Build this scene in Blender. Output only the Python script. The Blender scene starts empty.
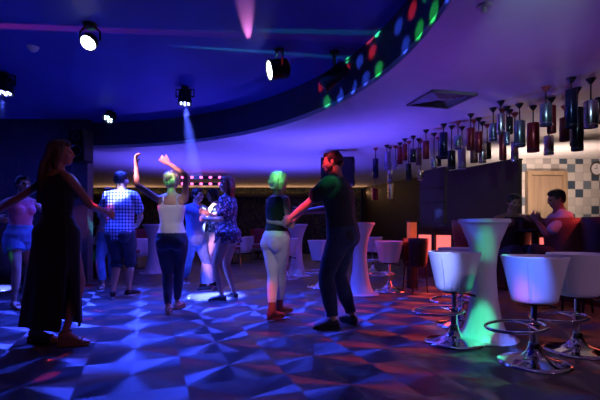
import bpy, math, random
from mathutils import Vector, Matrix, noise
random.seed(7)
C = bpy.context.scene.collection
SC = bpy.context.scene
R = math.radians
PI = math.pi
F = 430.0          # focal length in pixels of a 600 px wide frame
HZ = 228.0         # horizon row
ROOM = R(17)       # the room is turned against the camera

def P(px, py, Y):  # photo pixel at depth Y -> place in the room
    return Vector(((px-300)/F*Y, Y, 1.0-(py-HZ)/F*Y))

# ------------------------------------------------------------------ materials
def nset(n, **k):
    for a, v in k.items():
        n.inputs[a.replace('_', ' ')].default_value = v

def mat(name, col, rough=.5, metal=0., spec=.5, bump=0., bscale=40., var=.15, vscale=6., emit=None, estr=0., coat=0., sheen=0., stretch=None, aniso=0.):
    m = bpy.data.materials.new(name); m.use_nodes = True
    nt = m.node_tree; N = nt.nodes; L = nt.links
    b = N['Principled BSDF']
    b.inputs['Roughness'].default_value = rough
    b.inputs['Metallic'].default_value = metal
    b.inputs['Specular IOR Level'].default_value = spec
    b.inputs['Coat Weight'].default_value = coat
    b.inputs['Sheen Weight'].default_value = sheen
    b.inputs['Anisotropic'].default_value = aniso
    tc = N.new('ShaderNodeTexCoord')
    src = tc.outputs['Object']
    if stretch:
        mp = N.new('ShaderNodeMapping'); mp.inputs['Scale'].default_value = stretch
        L.new(src, mp.inputs['Vector']); src = mp.outputs['Vector']
    nz = N.new('ShaderNodeTexNoise'); nz.inputs['Scale'].default_value = vscale; nz.inputs['Detail'].default_value = 4
    L.new(src, nz.inputs['Vector'])
    rp = N.new('ShaderNodeValToRGB')
    rp.color_ramp.elements[0].position = .3; rp.color_ramp.elements[1].position = .7
    rp.color_ramp.elements[0].color = tuple(max(0, c*(1-var)) for c in col)+(1,)
    rp.color_ramp.elements[1].color = tuple(min(1, c*(1+var)) for c in col)+(1,)
    L.new(nz.outputs['Fac'], rp.inputs['Fac']); L.new(rp.outputs['Color'], b.inputs['Base Color'])
    if bump:
        n2 = N.new('ShaderNodeTexNoise'); n2.inputs['Scale'].default_value = bscale; n2.inputs['Detail'].default_value = 3
        L.new(src, n2.inputs['Vector'])
        bp = N.new('ShaderNodeBump'); bp.inputs['Strength'].default_value = bump; bp.inputs['Distance'].default_value = .01
        L.new(n2.outputs['Fac'], bp.inputs['Height']); L.new(bp.outputs['Normal'], b.inputs['Normal'])
    if emit:
        b.inputs['Emission Color'].default_value = tuple(emit)+(1,); b.inputs['Emission Strength'].default_value = estr
    return m

def math_node(nt, op, a, b=None, c=None):
    n = nt.nodes.new('ShaderNodeMath'); n.operation = op
    for i, v in enumerate((a, b, c)):
        if v is None: continue
        if isinstance(v, (int, float)): n.inputs[i].default_value = v
        else: nt.links.new(v, n.inputs[i])
    return n.outputs[0]

def mix_col(nt, f, a, b):
    n = nt.nodes.new('ShaderNodeMix'); n.data_type = 'RGBA'
    for i, v in ((0, f), (6, a), (7, b)):
        if isinstance(v, (int, float)): n.inputs[i].default_value = v
        elif isinstance(v, tuple): n.inputs[i].default_value = v+(1,) if len(v) == 3 else v
        else: nt.links.new(v, n.inputs[i])
    return n.outputs[2]

def floor_material():
    m = bpy.data.materials.new('brushed floor tiles'); m.use_nodes = True
    nt = m.node_tree; N = nt.nodes; L = nt.links; b = N['Principled BSDF']
    g = N.new('ShaderNodeNewGeometry')
    mp = N.new('ShaderNodeMapping'); mp.vector_type = 'POINT'
    mp.inputs['Rotation'].default_value = (0, 0, -R(19.5)); mp.inputs['Location'].default_value = (-.231, -.169, 0)
    L.new(g.outputs['Position'], mp.inputs['Vector'])
    sp = N.new('ShaderNodeSeparateXYZ'); L.new(mp.outputs[0], sp.inputs[0])
    T = .66
    u = math_node(nt, 'DIVIDE', sp.outputs[0], T); v = math_node(nt, 'DIVIDE', sp.outputs[1], T)
    fu = math_node(nt, 'SUBTRACT', math_node(nt, 'FRACT', u), .5); fv = math_node(nt, 'SUBTRACT', math_node(nt, 'FRACT', v), .5)
    # circular brushing about each tile's centre
    an0 = math_node(nt, 'ARCTAN2', fv, fu)
    qs = math_node(nt, 'MULTIPLY', math_node(nt, 'ADD', math_node(nt, 'FLOOR', math_node(nt, 'MULTIPLY', an0, 16/(2*PI))), .5), 2*PI/16)
    af = math_node(nt, 'ADD', math_node(nt, 'MULTIPLY', an0, .35), math_node(nt, 'MULTIPLY', qs, .65))
    cb = N.new('ShaderNodeCombineXYZ'); L.new(math_node(nt, 'MULTIPLY', math_node(nt, 'SINE', af), -1.), cb.inputs[0]); L.new(math_node(nt, 'COSINE', af), cb.inputs[1])
    rot = N.new('ShaderNodeVectorRotate'); rot.rotation_type = 'Z_AXIS'; rot.inputs['Angle'].default_value = R(19.5)
    L.new(cb.outputs[0], rot.inputs['Vector'])
    nm = N.new('ShaderNodeVectorMath'); nm.operation = 'NORMALIZE'; L.new(rot.outputs[0], nm.inputs[0])
    L.new(nm.outputs[0], b.inputs['Tangent'])
    b.inputs['Anisotropic'].default_value = 1.; b.inputs['Anisotropic Rotation'].default_value = .25
    # wedges of slightly different tone around every centre
    ang = math_node(nt, 'ARCTAN2', fv, fu)
    wd = math_node(nt, 'FLOOR', math_node(nt, 'MULTIPLY', ang, 8/(2*PI)))
    cc = N.new('ShaderNodeCombineXYZ'); L.new(math_node(nt, 'FLOOR', u), cc.inputs[0]); L.new(math_node(nt, 'FLOOR', v), cc.inputs[1]); L.new(wd, cc.inputs[2])
    wn = N.new('ShaderNodeTexWhiteNoise'); L.new(cc.outputs[0], wn.inputs['Vector'])
    seam = math_node(nt, 'GREATER_THAN', math_node(nt, 'MAXIMUM', math_node(nt, 'ABSOLUTE', fu), math_node(nt, 'ABSOLUTE', fv)), .494)
    base = mix_col(nt, wn.outputs['Value'], (.13, .128, .14), (.19, .187, .20))
    base = mix_col(nt, seam, base, (.15, .15, .16))
    L.new(base, b.inputs['Base Color'])
    b.inputs['Metallic'].default_value = .62
    nz = N.new('ShaderNodeTexNoise'); nz.inputs['Scale'].default_value = 3; L.new(g.outputs['Position'], nz.inputs['Vector'])
    mr = N.new('ShaderNodeMapRange'); mr.inputs[3].default_value = .43; mr.inputs[4].default_value = .49
    L.new(nz.outputs['Fac'], mr.inputs[0]); L.new(mr.outputs[0], b.inputs['Roughness'])
    # the brushing rises towards each centre like a shallow cone
    rad = math_node(nt, 'SQRT', math_node(nt, 'ADD', math_node(nt, 'MULTIPLY', fu, fu), math_node(nt, 'MULTIPLY', fv, fv)))
    s8 = math_node(nt, 'SINE', math_node(nt, 'MULTIPLY', ang, 4.))
    hgt = math_node(nt, 'MULTIPLY', s8, rad)
    bp = N.new('ShaderNodeBump'); bp.inputs['Strength'].default_value = .0; bp.inputs['Distance'].default_value = .02
    L.new(hgt, bp.inputs['Height']); L.new(bp.outputs[0], b.inputs['Normal'])
    return m

def tile_wall_material():
    m = bpy.data.materials.new('checkered wall tiles'); m.use_nodes = True
    nt = m.node_tree; N = nt.nodes; L = nt.links; b = N['Principled BSDF']
    g = N.new('ShaderNodeTexCoord'); sp = N.new('ShaderNodeSeparateXYZ'); L.new(g.outputs['Object'], sp.inputs[0])
    T = .187
    u = math_node(nt, 'DIVIDE', math_node(nt, 'ADD', sp.outputs[0], .05), T); v = math_node(nt, 'DIVIDE', sp.outputs[2], T)
    cu = math_node(nt, 'FLOOR', u); cv = math_node(nt, 'FLOOR', v)
    cc = N.new('ShaderNodeCombineXYZ'); L.new(cu, cc.inputs[0]); L.new(cv, cc.inputs[1])
    wn = N.new('ShaderNodeTexWhiteNoise'); L.new(cc.outputs[0], wn.inputs['Vector'])
    par = math_node(nt, 'MODULO', math_node(nt, 'ABSOLUTE', math_node(nt, 'ADD', cu, cv)), 2.)
    rp = N.new('ShaderNodeValToRGB'); rp.color_ramp.interpolation = 'CONSTANT'
    els = rp.color_ramp.elements
    els[0].position = 0; els[0].color = (.055, .085, .13, 1)
    els[1].position = .35; els[1].color = (.16, .2, .25, 1)
    e = els.new(.6); e.color = (.36, .33, .32, 1)
    e = els.new(.78); e.color = (.52, .49, .46, 1)
    L.new(wn.outputs['Value'], rp.inputs['Fac'])
    c = mix_col(nt, par, (.62, .58, .54), rp.outputs['Color'])
    fu = math_node(nt, 'ABSOLUTE', math_node(nt, 'SUBTRACT', math_node(nt, 'FRACT', u), .5)); fv = math_node(nt, 'ABSOLUTE', math_node(nt, 'SUBTRACT', math_node(nt, 'FRACT', v), .5))
    gr = math_node(nt, 'GREATER_THAN', math_node(nt, 'MAXIMUM', fu, fv), .478)
    c = mix_col(nt, gr, c, (.4, .38, .36))
    L.new(c, b.inputs['Base Color']); b.inputs['Roughness'].default_value = .35
    return m

def damask_material(name, dark, light, scale=2.2):
    m = bpy.data.materials.new(name); m.use_nodes = True
    nt = m.node_tree; N = nt.nodes; L = nt.links; b = N['Principled BSDF']
    tc = N.new('ShaderNodeTexCoord')
    mp = N.new('ShaderNodeMapping'); mp.inputs['Scale'].default_value = (scale, scale, scale*.8); L.new(tc.outputs['Object'], mp.inputs['Vector'])
    nz = N.new('ShaderNodeTexNoise'); nz.inputs['Scale'].default_value = 2.0; L.new(mp.outputs[0], nz.inputs['Vector'])
    ad = N.new('ShaderNodeVectorMath'); ad.operation = 'MULTIPLY_ADD'; ad.inputs[1].default_value = (.5, .5, .5)
    L.new(nz.outputs['Color'], ad.inputs[0]); L.new(mp.outputs[0], ad.inputs[2])
    vo = N.new('ShaderNodeTexVoronoi'); vo.inputs['Scale'].default_value = 2.6; vo.feature = 'SMOOTH_F1'; L.new(ad.outputs[0], vo.inputs['Vector'])
    sn = math_node(nt, 'SINE', math_node(nt, 'MULTIPLY', vo.outputs['Distance'], 26.))
    k = math_node(nt, 'GREATER_THAN', sn, .25)
    c2 = mix_col(nt, nz.outputs['Fac'], light, tuple(x*.5 for x in light))
    L.new(mix_col(nt, k, dark, c2), b.inputs['Base Color']); b.inputs['Roughness'].default_value = .6
    return m

def plaid_material():
    m = bpy.data.materials.new('plaid cotton'); m.use_nodes = True
    nt = m.node_tree; N = nt.nodes; L = nt.links; b = N['Principled BSDF']
    tc = N.new('ShaderNodeTexCoord'); sp = N.new('ShaderNodeSeparateXYZ'); L.new(tc.outputs['Object'], sp.inputs[0])
    def band(o, off):
        f = math_node(nt, 'FRACT', math_node(nt, 'MULTIPLY', math_node(nt, 'ADD', o, off), 1/.047))
        wide = math_node(nt, 'LESS_THAN', f, .45)
        thin = math_node(nt, 'LESS_THAN', math_node(nt, 'ABSOLUTE', math_node(nt, 'SUBTRACT', f, .72)), .05)
        return math_node(nt, 'MAXIMUM', wide, math_node(nt, 'MULTIPLY', thin, .6))
    xs = math_node(nt, 'ADD', sp.outputs[0], math_node(nt, 'MULTIPLY', sp.outputs[1], .5))
    s = math_node(nt, 'MULTIPLY', math_node(nt, 'ADD', band(xs, 5.), band(sp.outputs[2], 5.)), .5)
    rp = N.new('ShaderNodeValToRGB')
    e = rp.color_ramp.elements
    e[0].color = (.75, .76, .8, 1); e[1].color = (.02, .03, .10, 1); x = e.new(.5); x.color = (.16, .2, .42, 1)
    L.new(s, rp.inputs['Fac']); L.new(rp.outputs[0], b.inputs['Base Color'])
    b.inputs['Roughness'].default_value = .85
    return m

def floral_material(name, ground, cols, scale=22):
    m = bpy.data.materials.new(name); m.use_nodes = True
    nt = m.node_tree; N = nt.nodes; L = nt.links; b = N['Principled BSDF']
    tc = N.new('ShaderNodeTexCoord'); vo = N.new('ShaderNodeTexVoronoi'); vo.inputs['Scale'].default_value = scale
    L.new(tc.outputs['Object'], vo.inputs['Vector'])
    sp = N.new('ShaderNodeSeparateXYZ'); L.new(vo.outputs['Color'], sp.inputs[0])
    rp = N.new('ShaderNodeValToRGB'); rp.color_ramp.interpolation = 'CONSTANT'
    e = rp.color_ramp.elements
    e[0].color = cols[0]+(1,); e[1].color = cols[1]+(1,); e[1].position = .4
    x = e.new(.7); x.color = cols[2]+(1,)
    L.new(sp.outputs[0], rp.inputs['Fac'])
    k = math_node(nt, 'LESS_THAN', vo.outputs['Distance'], .42)
    L.new(mix_col(nt, k, ground, rp.outputs[0]), b.inputs['Base Color']); b.inputs['Roughness'].default_value = .8
    return m

MT = {}
MT['floor'] = floor_material()
MT['tilewall'] = tile_wall_material()
MT['damask'] = damask_material('dark damask wall', (.010, .018, .024), (.09, .10, .055), 1.9)
MT['backdrop'] = damask_material('dark stage wall', (.035, .02, .035), (.075, .035, .055), 1.4)
MT['ceil_ring'] = mat('white ceiling paint', (.72, .70, .70), .75, var=.03, bump=.05, bscale=120)
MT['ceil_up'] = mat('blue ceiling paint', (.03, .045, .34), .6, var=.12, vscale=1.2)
MT['fascia'] = mat('dark blue fascia', (.06, .06, .08), .45, var=.08)
MT['darkwall'] = mat('dark brown wall', (.03, .024, .024), .6, var=.35, vscale=3)
MT['column'] = mat('column paint', (.10, .10, .14), .55, var=.15, vscale=4)
MT['white'] = mat('white lacquer', (.80, .78, .80), .32, var=.02, coat=.15)
MT['leatherw'] = mat('white leatherette', (.80, .79, .82), .42, var=.03, bump=.12, bscale=220)
MT['chrome'] = mat('chrome', (.85, .85, .87), .07, 1., var=.02)
MT['blackm'] = mat('black metal', (.012, .012, .014), .4, .3, var=.2)
MT['blackp'] = mat('black plastic', (.015, .015, .017), .45, var=.2)
MT['slab'] = mat('dark grey screen', (.085, .06, .038), .9, var=.12, vscale=2)
MT['slab2'] = mat('dark taupe panel', (.085, .07, .055), .7, var=.15, vscale=3)
MT['counter'] = mat('dark wood counter', (.04, .016, .012), .35, var=.3, vscale=5, stretch=(1, 9, 1), coat=.2)
MT['redglow'] = mat('backlit red panel', (.6, .2, .18), .5, emit=(1., .17, .13), estr=1.25)
MT['brownl'] = mat('red brown leather', (.30, .10, .055), .45, var=.2, bump=.15, bscale=160)
MT['darkl'] = mat('dark plum leather', (.05, .016, .022), .4, var=.2, bump=.15, bscale=160)
MT['cloth_w'] = mat('white tablecloth', (.75, .72, .72), .9, var=.05, bump=.2, bscale=30)
MT['chair_red'] = mat('dull red upholstery', (.30, .045, .05), .8, var=.2)
MT['doorw'] = mat('beige oak door', (.33, .23, .15), .45, var=.18, vscale=3, stretch=(7, 7, .6))
MT['doorf'] = mat('tan door frame', (.36, .25, .15), .45, var=.15, vscale=3, stretch=(6, 6, .6))
MT['skin'] = mat('skin', (.52, .30, .21), .5, var=.06, vscale=9)
MT['skin_b'] = mat('tanned skin', (.40, .21, .135), .5, var=.06, vscale=9)
MT['lips'] = mat('lips', (.38, .11, .10), .4)
MT['eyes'] = mat('eyes', (.02, .015, .012), .15)
def hairmat(n, c): return mat(n, c, .45, var=.5, vscale=16, stretch=(3, 3, .3), bump=.5, bscale=70, spec=.5)
MT['hair_brown'] = hairmat('brown hair', (.085, .036, .02))
MT['hair_dark'] = hairmat('dark hair', (.014, .010, .009))
MT['hair_blonde'] = hairmat('blonde hair', (.62, .47, .27))
MT['hair_red'] = hairmat('auburn hair', (.22, .045, .02))
def cloth(n, c, v=.15, r=.88): return mat(n, c, r, var=v, vscale=8, bump=.2, bscale=160, sheen=.1)
MT['black_cl'] = cloth('black fabric', (.006, .006, .008))
MT['dark_tee'] = cloth('dark t-shirt cotton', (.022, .024, .026))
MT['white_cl'] = cloth('white cotton', (.78, .75, .76), .05)
MT['jeans'] = cloth('dark jeans denim', (.028, .045, .10), .35)
MT['jeans_l'] = cloth('light denim', (.14, .24, .46), .3)
MT['navy'] = cloth('navy shorts fabric', (.02, .024, .05))
MT['pale_cl'] = cloth('pale cotton', (.5, .5, .55), .08)
MT['blue_cl'] = cloth('blue cotton', (.10, .16, .42), .12)
MT['pinklit_cl'] = cloth('cotton painted with pink light', (.70, .20, .32), .1)  # pink light on the torso painted into the cloth colour
MT['plaid'] = plaid_material()
MT['floral_b'] = floral_material('blue floral print', (.10, .14, .30), ((.6, .6, .7), (.2, .3, .6), (.03, .04, .12)))
MT['floral_d'] = floral_material('dark floral print', (.05, .03, .05), ((.5, .35, .42), (.12, .14, .3), (.3, .1, .12)), 26)
MT['shoe_d'] = mat('dark shoe', (.02, .018, .02), .5)
MT['shoe_tan'] = mat('tan leather', (.30, .15, .09), .5)
MT['shoe_redlit'] = mat('leather painted with red light', (.24, .05, .03), .4)  # red light on the shoes painted into the leather colour
MT['sole_w'] = mat('pale sole', (.55, .53, .52), .6)
MT['steelw'] = mat('white vent paint', (.6, .58, .58), .5)
MT['ventd'] = mat('grey vent paint', (.2, .19, .2), .5)
MT['lens'] = mat('lit lens', (.9, .9, .9), .3, emit=(1., .98, 1.), estr=6.)
MT['lens_blue'] = mat('lit blue diode', (.6, .7, 1.), .3, emit=(.35, .42, 1.), estr=8.)
MT['lens_pink'] = mat('lit pink diode', (1., .3, .6), .3, emit=(1., .10, .42), estr=5.)
MT['lens_cool'] = mat('lit cool diode', (.6, .8, 1.), .3, emit=(.5, .7, 1.), estr=10.)
MT['cove'] = mat('lit cove strip', (1., .8, .5), .5, emit=(1., .55, .25), estr=4.)

# ------------------------------------------------------------------ mesh builder
class MB:
    def __init__(s): s.v = []; s.f = []
    def loft(s, rings, cap=True, closed=True):
        n = len(rings[0]); o = len(s.v)
        for r in rings: s.v += [tuple(p) for p in r]
        m = n if closed else n-1
        for i in range(len(rings)-1):
            for j in range(m):
                a = o+i*n+j; b = o+i*n+(j+1) % n
                s.f.append((a, b, b+n, a+n))
        if cap and closed:
            s.f.append(tuple(o+j for j in reversed(range(n)))); s.f.append(tuple(o+(len(rings)-1)*n+j for j in range(n)))
        return s
    def box(s, c, d, rot=None):
        o = len(s.v); c = Vector(c)
        for z in (-1, 1):
            for y in (-1, 1):
                for x in (-1, 1):
                    p = Vector((x*d[0]/2, y*d[1]/2, z*d[2]/2))
                    if rot is not None: p = rot @ p
                    s.v.append(tuple(c+p))
        for q in ((0, 2, 3, 1), (4, 5, 7, 6), (0, 1, 5, 4), (2, 6, 7, 3), (0, 4, 6, 2), (1, 3, 7, 5)): s.f.append(tuple(o+i for i in q))
        return s
    def lathe(s, prof, n=32, c=(0, 0, 0), power=2., rot=0.):
        rings = []
        for r, z in prof:
            ring = []
            for k in range(n):
                a = 2*PI*k/n
                ca, sa = math.cos(a), math.sin(a)
                q = (abs(ca)**power+abs(sa)**power)**(-1/power)
                x, y = r*q*ca, r*q*sa
                ring.append((c[0]+x*math.cos(rot)-y*math.sin(rot), c[1]+x*math.sin(rot)+y*math.cos(rot), c[2]+z))
            rings.append(ring)
        return s.loft(rings)
    def tube(s, pts, rad, n=10, closed=False):
        pts = [Vector(p) for p in pts]; rings = []; m = len(pts)
        if not hasattr(rad, '__len__'): rad = [rad]*m
        up = None
        for i in range(m):
            if closed: t = pts[(i+1) % m]-pts[i-1]
            else: t = pts[min(i+1, m-1)]-pts[max(i-1, 0)]
            t.normalize()
            if up is None: up = t.orthogonal()
            up = (up-t*up.dot(t)).normalized(); w = t.cross(up)
            rings.append([pts[i]+(up*math.cos(2*PI*k/n)+w*math.sin(2*PI*k/n))*rad[i] for k in range(n)])
        if closed: rings.append(rings[0]); return s.loft(rings, cap=False)
        return s.loft(rings)
    def ell(s, c, r, M=None, nu=16, nv=10):
        c = Vector(c); rings = []
        for i in range(1, nv):
            th = PI*i/nv
            ring = []
            for k in range(nu):
                a = 2*PI*k/nu
                p = Vector((r[0]*math.sin(th)*math.cos(a), r[1]*math.sin(th)*math.sin(a), -r[2]*math.cos(th)))
                if M is not None: p = M @ p
                ring.append(c+p)
            rings.append(ring)
        return s.loft(rings)
    def mesh(s, name):
        me = bpy.data.meshes.new(name); me.from_pydata(s.v, [], s.f); me.update(); return me
    def build(s, name, m, parent=None, smooth=40, loc=None, bevel=0.):
        me = s.mesh(name)
        return link(name, me, m, parent, smooth, loc, bevel)

def link(name, me, m, parent=None, smooth=40, loc=None, bevel=0.):
    if m: me.materials.append(MT[m] if isinstance(m, str) else m)
    if smooth:
        for p in me.polygons: p.use_smooth = True
        if smooth < 170: me.set_sharp_from_angle(angle=R(smooth))
    o = bpy.data.objects.new(name, me); C.objects.link(o)
    if parent: o.parent = parent
    if loc is not None: o.location = loc
    if bevel:
        b = o.modifiers.new('bevel', 'BEVEL'); b.width = bevel; b.segments = 2; b.limit_method = 'ANGLE'
    return o

def tag(o, label=None, cat=None, group=None, kind=None):
    if label: o['label'] = label
    if cat: o['category'] = cat
    if group: o['group'] = group
    if kind: o['kind'] = kind
    return o
def empty(name, loc, rz=0., label=None, cat=None, group=None):
    o = bpy.data.objects.new(name, None); C.objects.link(o); o.location = loc; o.rotation_euler = (0, 0, rz); o.empty_display_size = .1
    return tag(o, label, cat, group)
def struct(mb, name, m, smooth=0, **k): return tag(mb.build(name, m, smooth=smooth, **k), kind='structure')
def copy_tree(o, loc, rz=None, label=None, group=None):
    r = o.copy(); C.objects.link(r); r.location = loc
    if rz is not None: r.rotation_euler = (0, 0, rz)
    if label: r['label'] = label
    if group: r['group'] = group
    for ch in list(o.children):
        c = ch.copy(); C.objects.link(c); c.parent = r
        for g in list(ch.children):
            d = g.copy(); C.objects.link(d); d.parent = c
    return r

def remeshed(mb, vox, smooth=2, wr=0., wscale=9., seed=0., stretch=(1, 1, .45)):
    """closed overlapping shapes grown together into one continuous surface"""
    me = mb.mesh('tmp'); o = bpy.data.objects.new('tmp', me); C.objects.link(o)
    r = o.modifiers.new('r', 'REMESH'); r.mode = 'VOXEL'; r.voxel_size = vox; r.use_smooth_shade = True
    if smooth:
        q = o.modifiers.new('s', 'SMOOTH'); q.factor = .5; q.iterations = smooth
    dg = bpy.context.evaluated_depsgraph_get(); dg.update()
    out = bpy.data.meshes.new_from_object(o.evaluated_get(dg))
    bpy.data.objects.remove(o); bpy.data.meshes.remove(me)
    if wr:
        nn = [v.normal.copy() for v in out.vertices]
        for v, n_ in zip(out.vertices, nn):
            p = v.co
            q = Vector((p.x*wscale*stretch[0], p.y*wscale*stretch[1], p.z*wscale*stretch[2]))+Vector((seed, seed*1.7, 0))
            k = noise.noise(q)*.6+noise.noise(q*2.3)*.4
            v.co = p+n_*(wr*(k+.35))
    return out
# ------------------------------------------------------------------ people
def ik(S, T, a, b, hint):
    d = T-S; L = d.length
    if L > (a+b)*.999: T = S+d*((a+b)*.999/L); d = T-S; L = d.length
    L = max(L, abs(a-b)*1.02+1e-4)
    x = (a*a-b*b+L*L)/(2*L); h = math.sqrt(max(0, a*a-x*x)); u = d.normalized()
    hv = hint-u*hint.dot(u)
    if hv.length < 1e-4: hv = u.orthogonal()
    return S+u*x+hv.normalized()*h, T

def interp(prof, t):
    for (a, ra), (b, rb) in zip(prof, prof[1:]):
        if t <= b:
            k = (t-a)/(b-a) if b > a else 0
            k = max(0, min(1, k)); k = k*k*(3-2*k)
            return ra+(rb-ra)*k
    return prof[-1][1]

def seg(mb, a, b, prof, t0=0., t1=1., infl=0., n=16, ends=True, steps=9, flare=0.):
    a, b = Vector(a), Vector(b); d = b-a; L = d.length; u = d/L
    x = u.orthogonal().normalized(); y = u.cross(x)
    rings = []
    def ring(c, r): return [c+(x*math.cos(2*PI*k/n)+y*math.sin(2*PI*k/n))*r for k in range(n)]
    r0 = interp(prof, t0)+infl; r1 = interp(prof, t1)+infl+flare
    if ends:
        for q in (.95, .7, .35): rings.append(ring(a+d*t0-u*r0*q, r0*math.sqrt(1-q*q)))
    for i in range(steps+1):
        t = t0+(t1-t0)*i/steps
        rings.append(ring(a+d*t, interp(prof, t)+infl+flare*i/steps))
    if ends:
        for q in (.35, .7, .95): rings.append(ring(a+d*t1+u*r1*q, r1*math.sqrt(1-q*q)))
    mb.loft(rings)

M_TORSO = [(-.20, .070, .062), (-.08, .094, .072), (.05, .098, .072), (.25, .088, .062), (.42, .090, .062), (.62, .103, .068), (.78, .106, .064), (.87, .096, .054), (.94, .062, .046), (1.0, .036, .038), (1.10, .032, .035), (1.3, .031, .034)]
F_TORSO = [(-.20, .066, .060), (-.08, .101, .074), (.05, .102, .073), (.22, .080, .056), (.36, .071, .050), (.5, .077, .053), (.68, .087, .058), (.80, .090, .052), (.88, .078, .044), (.94, .050, .038), (1.0, .029, .031), (1.10, .026, .028), (1.3, .025, .028)]

class Fig:
    def __init__(s, label, loc, heading, H, sex='m', skin='skin', lift=0., lean=0., leanx=0., twist=0., headyaw=0., headpitch=0.,
                 lh=None, rh=None, lf=None, rf=None, lhint=None, rhint=None, lknee=None, rknee=None, pelvis=None, footyaw=(12, -12),
                 curl=25, hips=0., build=1., feet=True, cat='person', group=None):
        s.H = H; s.sex = sex; s.skin = skin; s.build = build
        s.root = empty('person', loc, heading, label, cat, group)
        s.Rw = Matrix.Rotation(-heading, 3, 'Z'); s.o = Vector(loc); s.lift = lift
        V = Vector; k = H
        s.tor = [(t, w*k*build*(.98 if t > .9 else 1), d*k*build) for t, w, d in (M_TORSO if sex == 'm' else F_TORSO)]
        s.P = V(pelvis) if pelvis else V((hips, 0, .522*k+lift))
        sv = V((math.sin(R(leanx)), math.sin(R(lean)), math.cos(R(lean))*math.cos(R(leanx)))).normalized()
        s.spine = sv; s.SL = .318*k
        s.tw = twist
        s.N = s.P+sv*s.SL
        rx = Matrix.Rotation(R(twist), 3, 'Z') @ V((1, 0, 0)); s.shx = (rx-sv*rx.dot(sv)).normalized()
        sw = (.108 if sex == 'm' else .092)*k*build
        c = s.P+sv*s.SL*.865
        s.S = {-1: c-s.shx*sw, 1: c+s.shx*sw}
        ua, fa = .172*k, .150*k
        s.E = {}; s.W = {}
        for sd, h, hint in ((-1, lh, lhint), (1, rh, rhint)):
            tgt = s.loc(h) if h is not None else s.S[sd]+V((sd*.07, .05, -.30*k))
            hv = V(hint) if hint else V((sd*.5, -1, -.25))
            s.E[sd], s.W[sd] = ik(s.S[sd], tgt, ua, fa, hv)
        hw = .052*k if sex == 'm' else .054*k
        px = Matrix.Rotation(R(twist*.3), 3, 'Z') @ V((1, 0, 0))
        s.Hp = {-1: s.P-px*hw-V((0, 0, .012*k)), 1: s.P+px*hw-V((0, 0, .012*k))}
        s.K = {}; s.A = {}; s.fy = {}
        for sd, f, hint, fy in ((-1, lf, lknee, footyaw[0]), (1, rf, rknee, footyaw[1])):
            tgt = s.loc(f) if f is not None else V((sd*.055*k, -.01, .042*k+lift))
            s.K[sd], s.A[sd] = ik(s.Hp[sd], tgt, .245*k, .243*k, V(hint) if hint else V((sd*.1, 1, 0)))
            s.fy[sd] = R(fy)
        hd = (sv*.55+V((0, 0, .45))).normalized()
        s.Hc = s.N+hd*.086*k+Matrix.Rotation(R(twist), 3, 'Z') @ V((0, .012*k, 0))
        s.HM = Matrix.Rotation(R(twist+headyaw), 3, 'Z') @ Matrix.Rotation(R(headpitch), 3, 'X')
        s.curl = curl
        s.arm = [(0, .030), (.12, .0315), (.4, .0275), (.7, .0245), (1, .022)] if sex == 'm' else [(0, .0245), (.12, .0255), (.4, .0225), (.7, .0205), (1, .0185)]
        s.fore = [(0, .022), (.25, .0245), (.6, .0195), (1, .0145)] if sex == 'm' else [(0, .0185), (.25, .0205), (.6, .0165), (1, .0125)]
        s.thigh = [(0, .052), (.25, .051), (.6, .043), (.9, .033), (1, .031)] if sex == 'm' else [(0, .055), (.25, .054), (.6, .044), (.9, .033), (1, .030)]
        s.shank = [(0, .031), (.28, .034), (.55, .029), (.85, .0195), (1, .019)] if sex == 'm' else [(0, .030), (.28, .0325), (.55, .0265), (.85, .0175), (1, .017)]
        for q in ('arm', 'fore', 'thigh', 'shank'): setattr(s, q, [(t, r*k*(build*.5+.5)) for t, r in getattr(s, q)])
    def loc(s, w): return s.Rw @ (Vector(w)-s.o)
    # --- shape pieces
    def torso(s, mb, t0, t1, infl=0., n=24, flare=0.):
        T = [t for t, _, _ in s.tor]; W = [(t, w) for t, w, _ in s.tor]; D = [(t, d) for t, _, d in s.tor]
        fwd = s.spine.cross(s.shx)*1; fwd = s.shx.cross(s.spine)*-1
        fwd = s.spine.cross(s.shx)
        rings = []; m = 18
        px = Vector((1, 0, 0))
        for i in range(m+1):
            t = t0+(t1-t0)*i/m
            k = max(0, min(1, t)); x = (px*(1-k)+s.shx*k).normalized(); y = s.spine.cross(x).normalized()
            w = interp(W, t)+infl+flare*(1-i/m); d = interp(D, t)+infl+flare*(1-i/m)
            c = s.P+s.spine*s.SL*t
            ring = []
            for j in range(n):
                a = 2*PI*j/n; ca, sa = math.cos(a), math.sin(a)
                q = (abs(ca)**2.4+abs(sa)**2.4)**(-1/2.4)
                ring.append(c+x*w*q*ca+y*d*q*sa)
            rings.append(ring)
        mb.loft(rings)
        if s.sex == 'f' and t1 > .7:
            y = s.spine.cross(s.shx).normalized()
            for sd in (-1, 1):
                mb.ell(s.P+s.spine*s.SL*.66+s.shx*sd*.043*s.H+y*.044*s.H, [q*s.H+infl for q in (.034, .030, .034)])
        if t0 < -.15:
            for sd in (-1, 1):
                mb.ell(s.P+Vector((sd*.045*s.H, -.030*s.H, -.028*s.H)), [(q*s.H if s.sex == 'm' else q*1.08*s.H)+infl for q in (.050, .046, .050)])
    def shoulders(s, mb, infl=0.):
        for sd in (-1, 1):
            a = s.P+s.spine*s.SL*.93+s.shx*sd*.03*s.H
            seg(mb, a, s.S[sd], [(0, .030*s.H*(.85 if s.sex == 'f' else 1)), (1, s.arm[0][1]*.96)], infl=infl)
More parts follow.
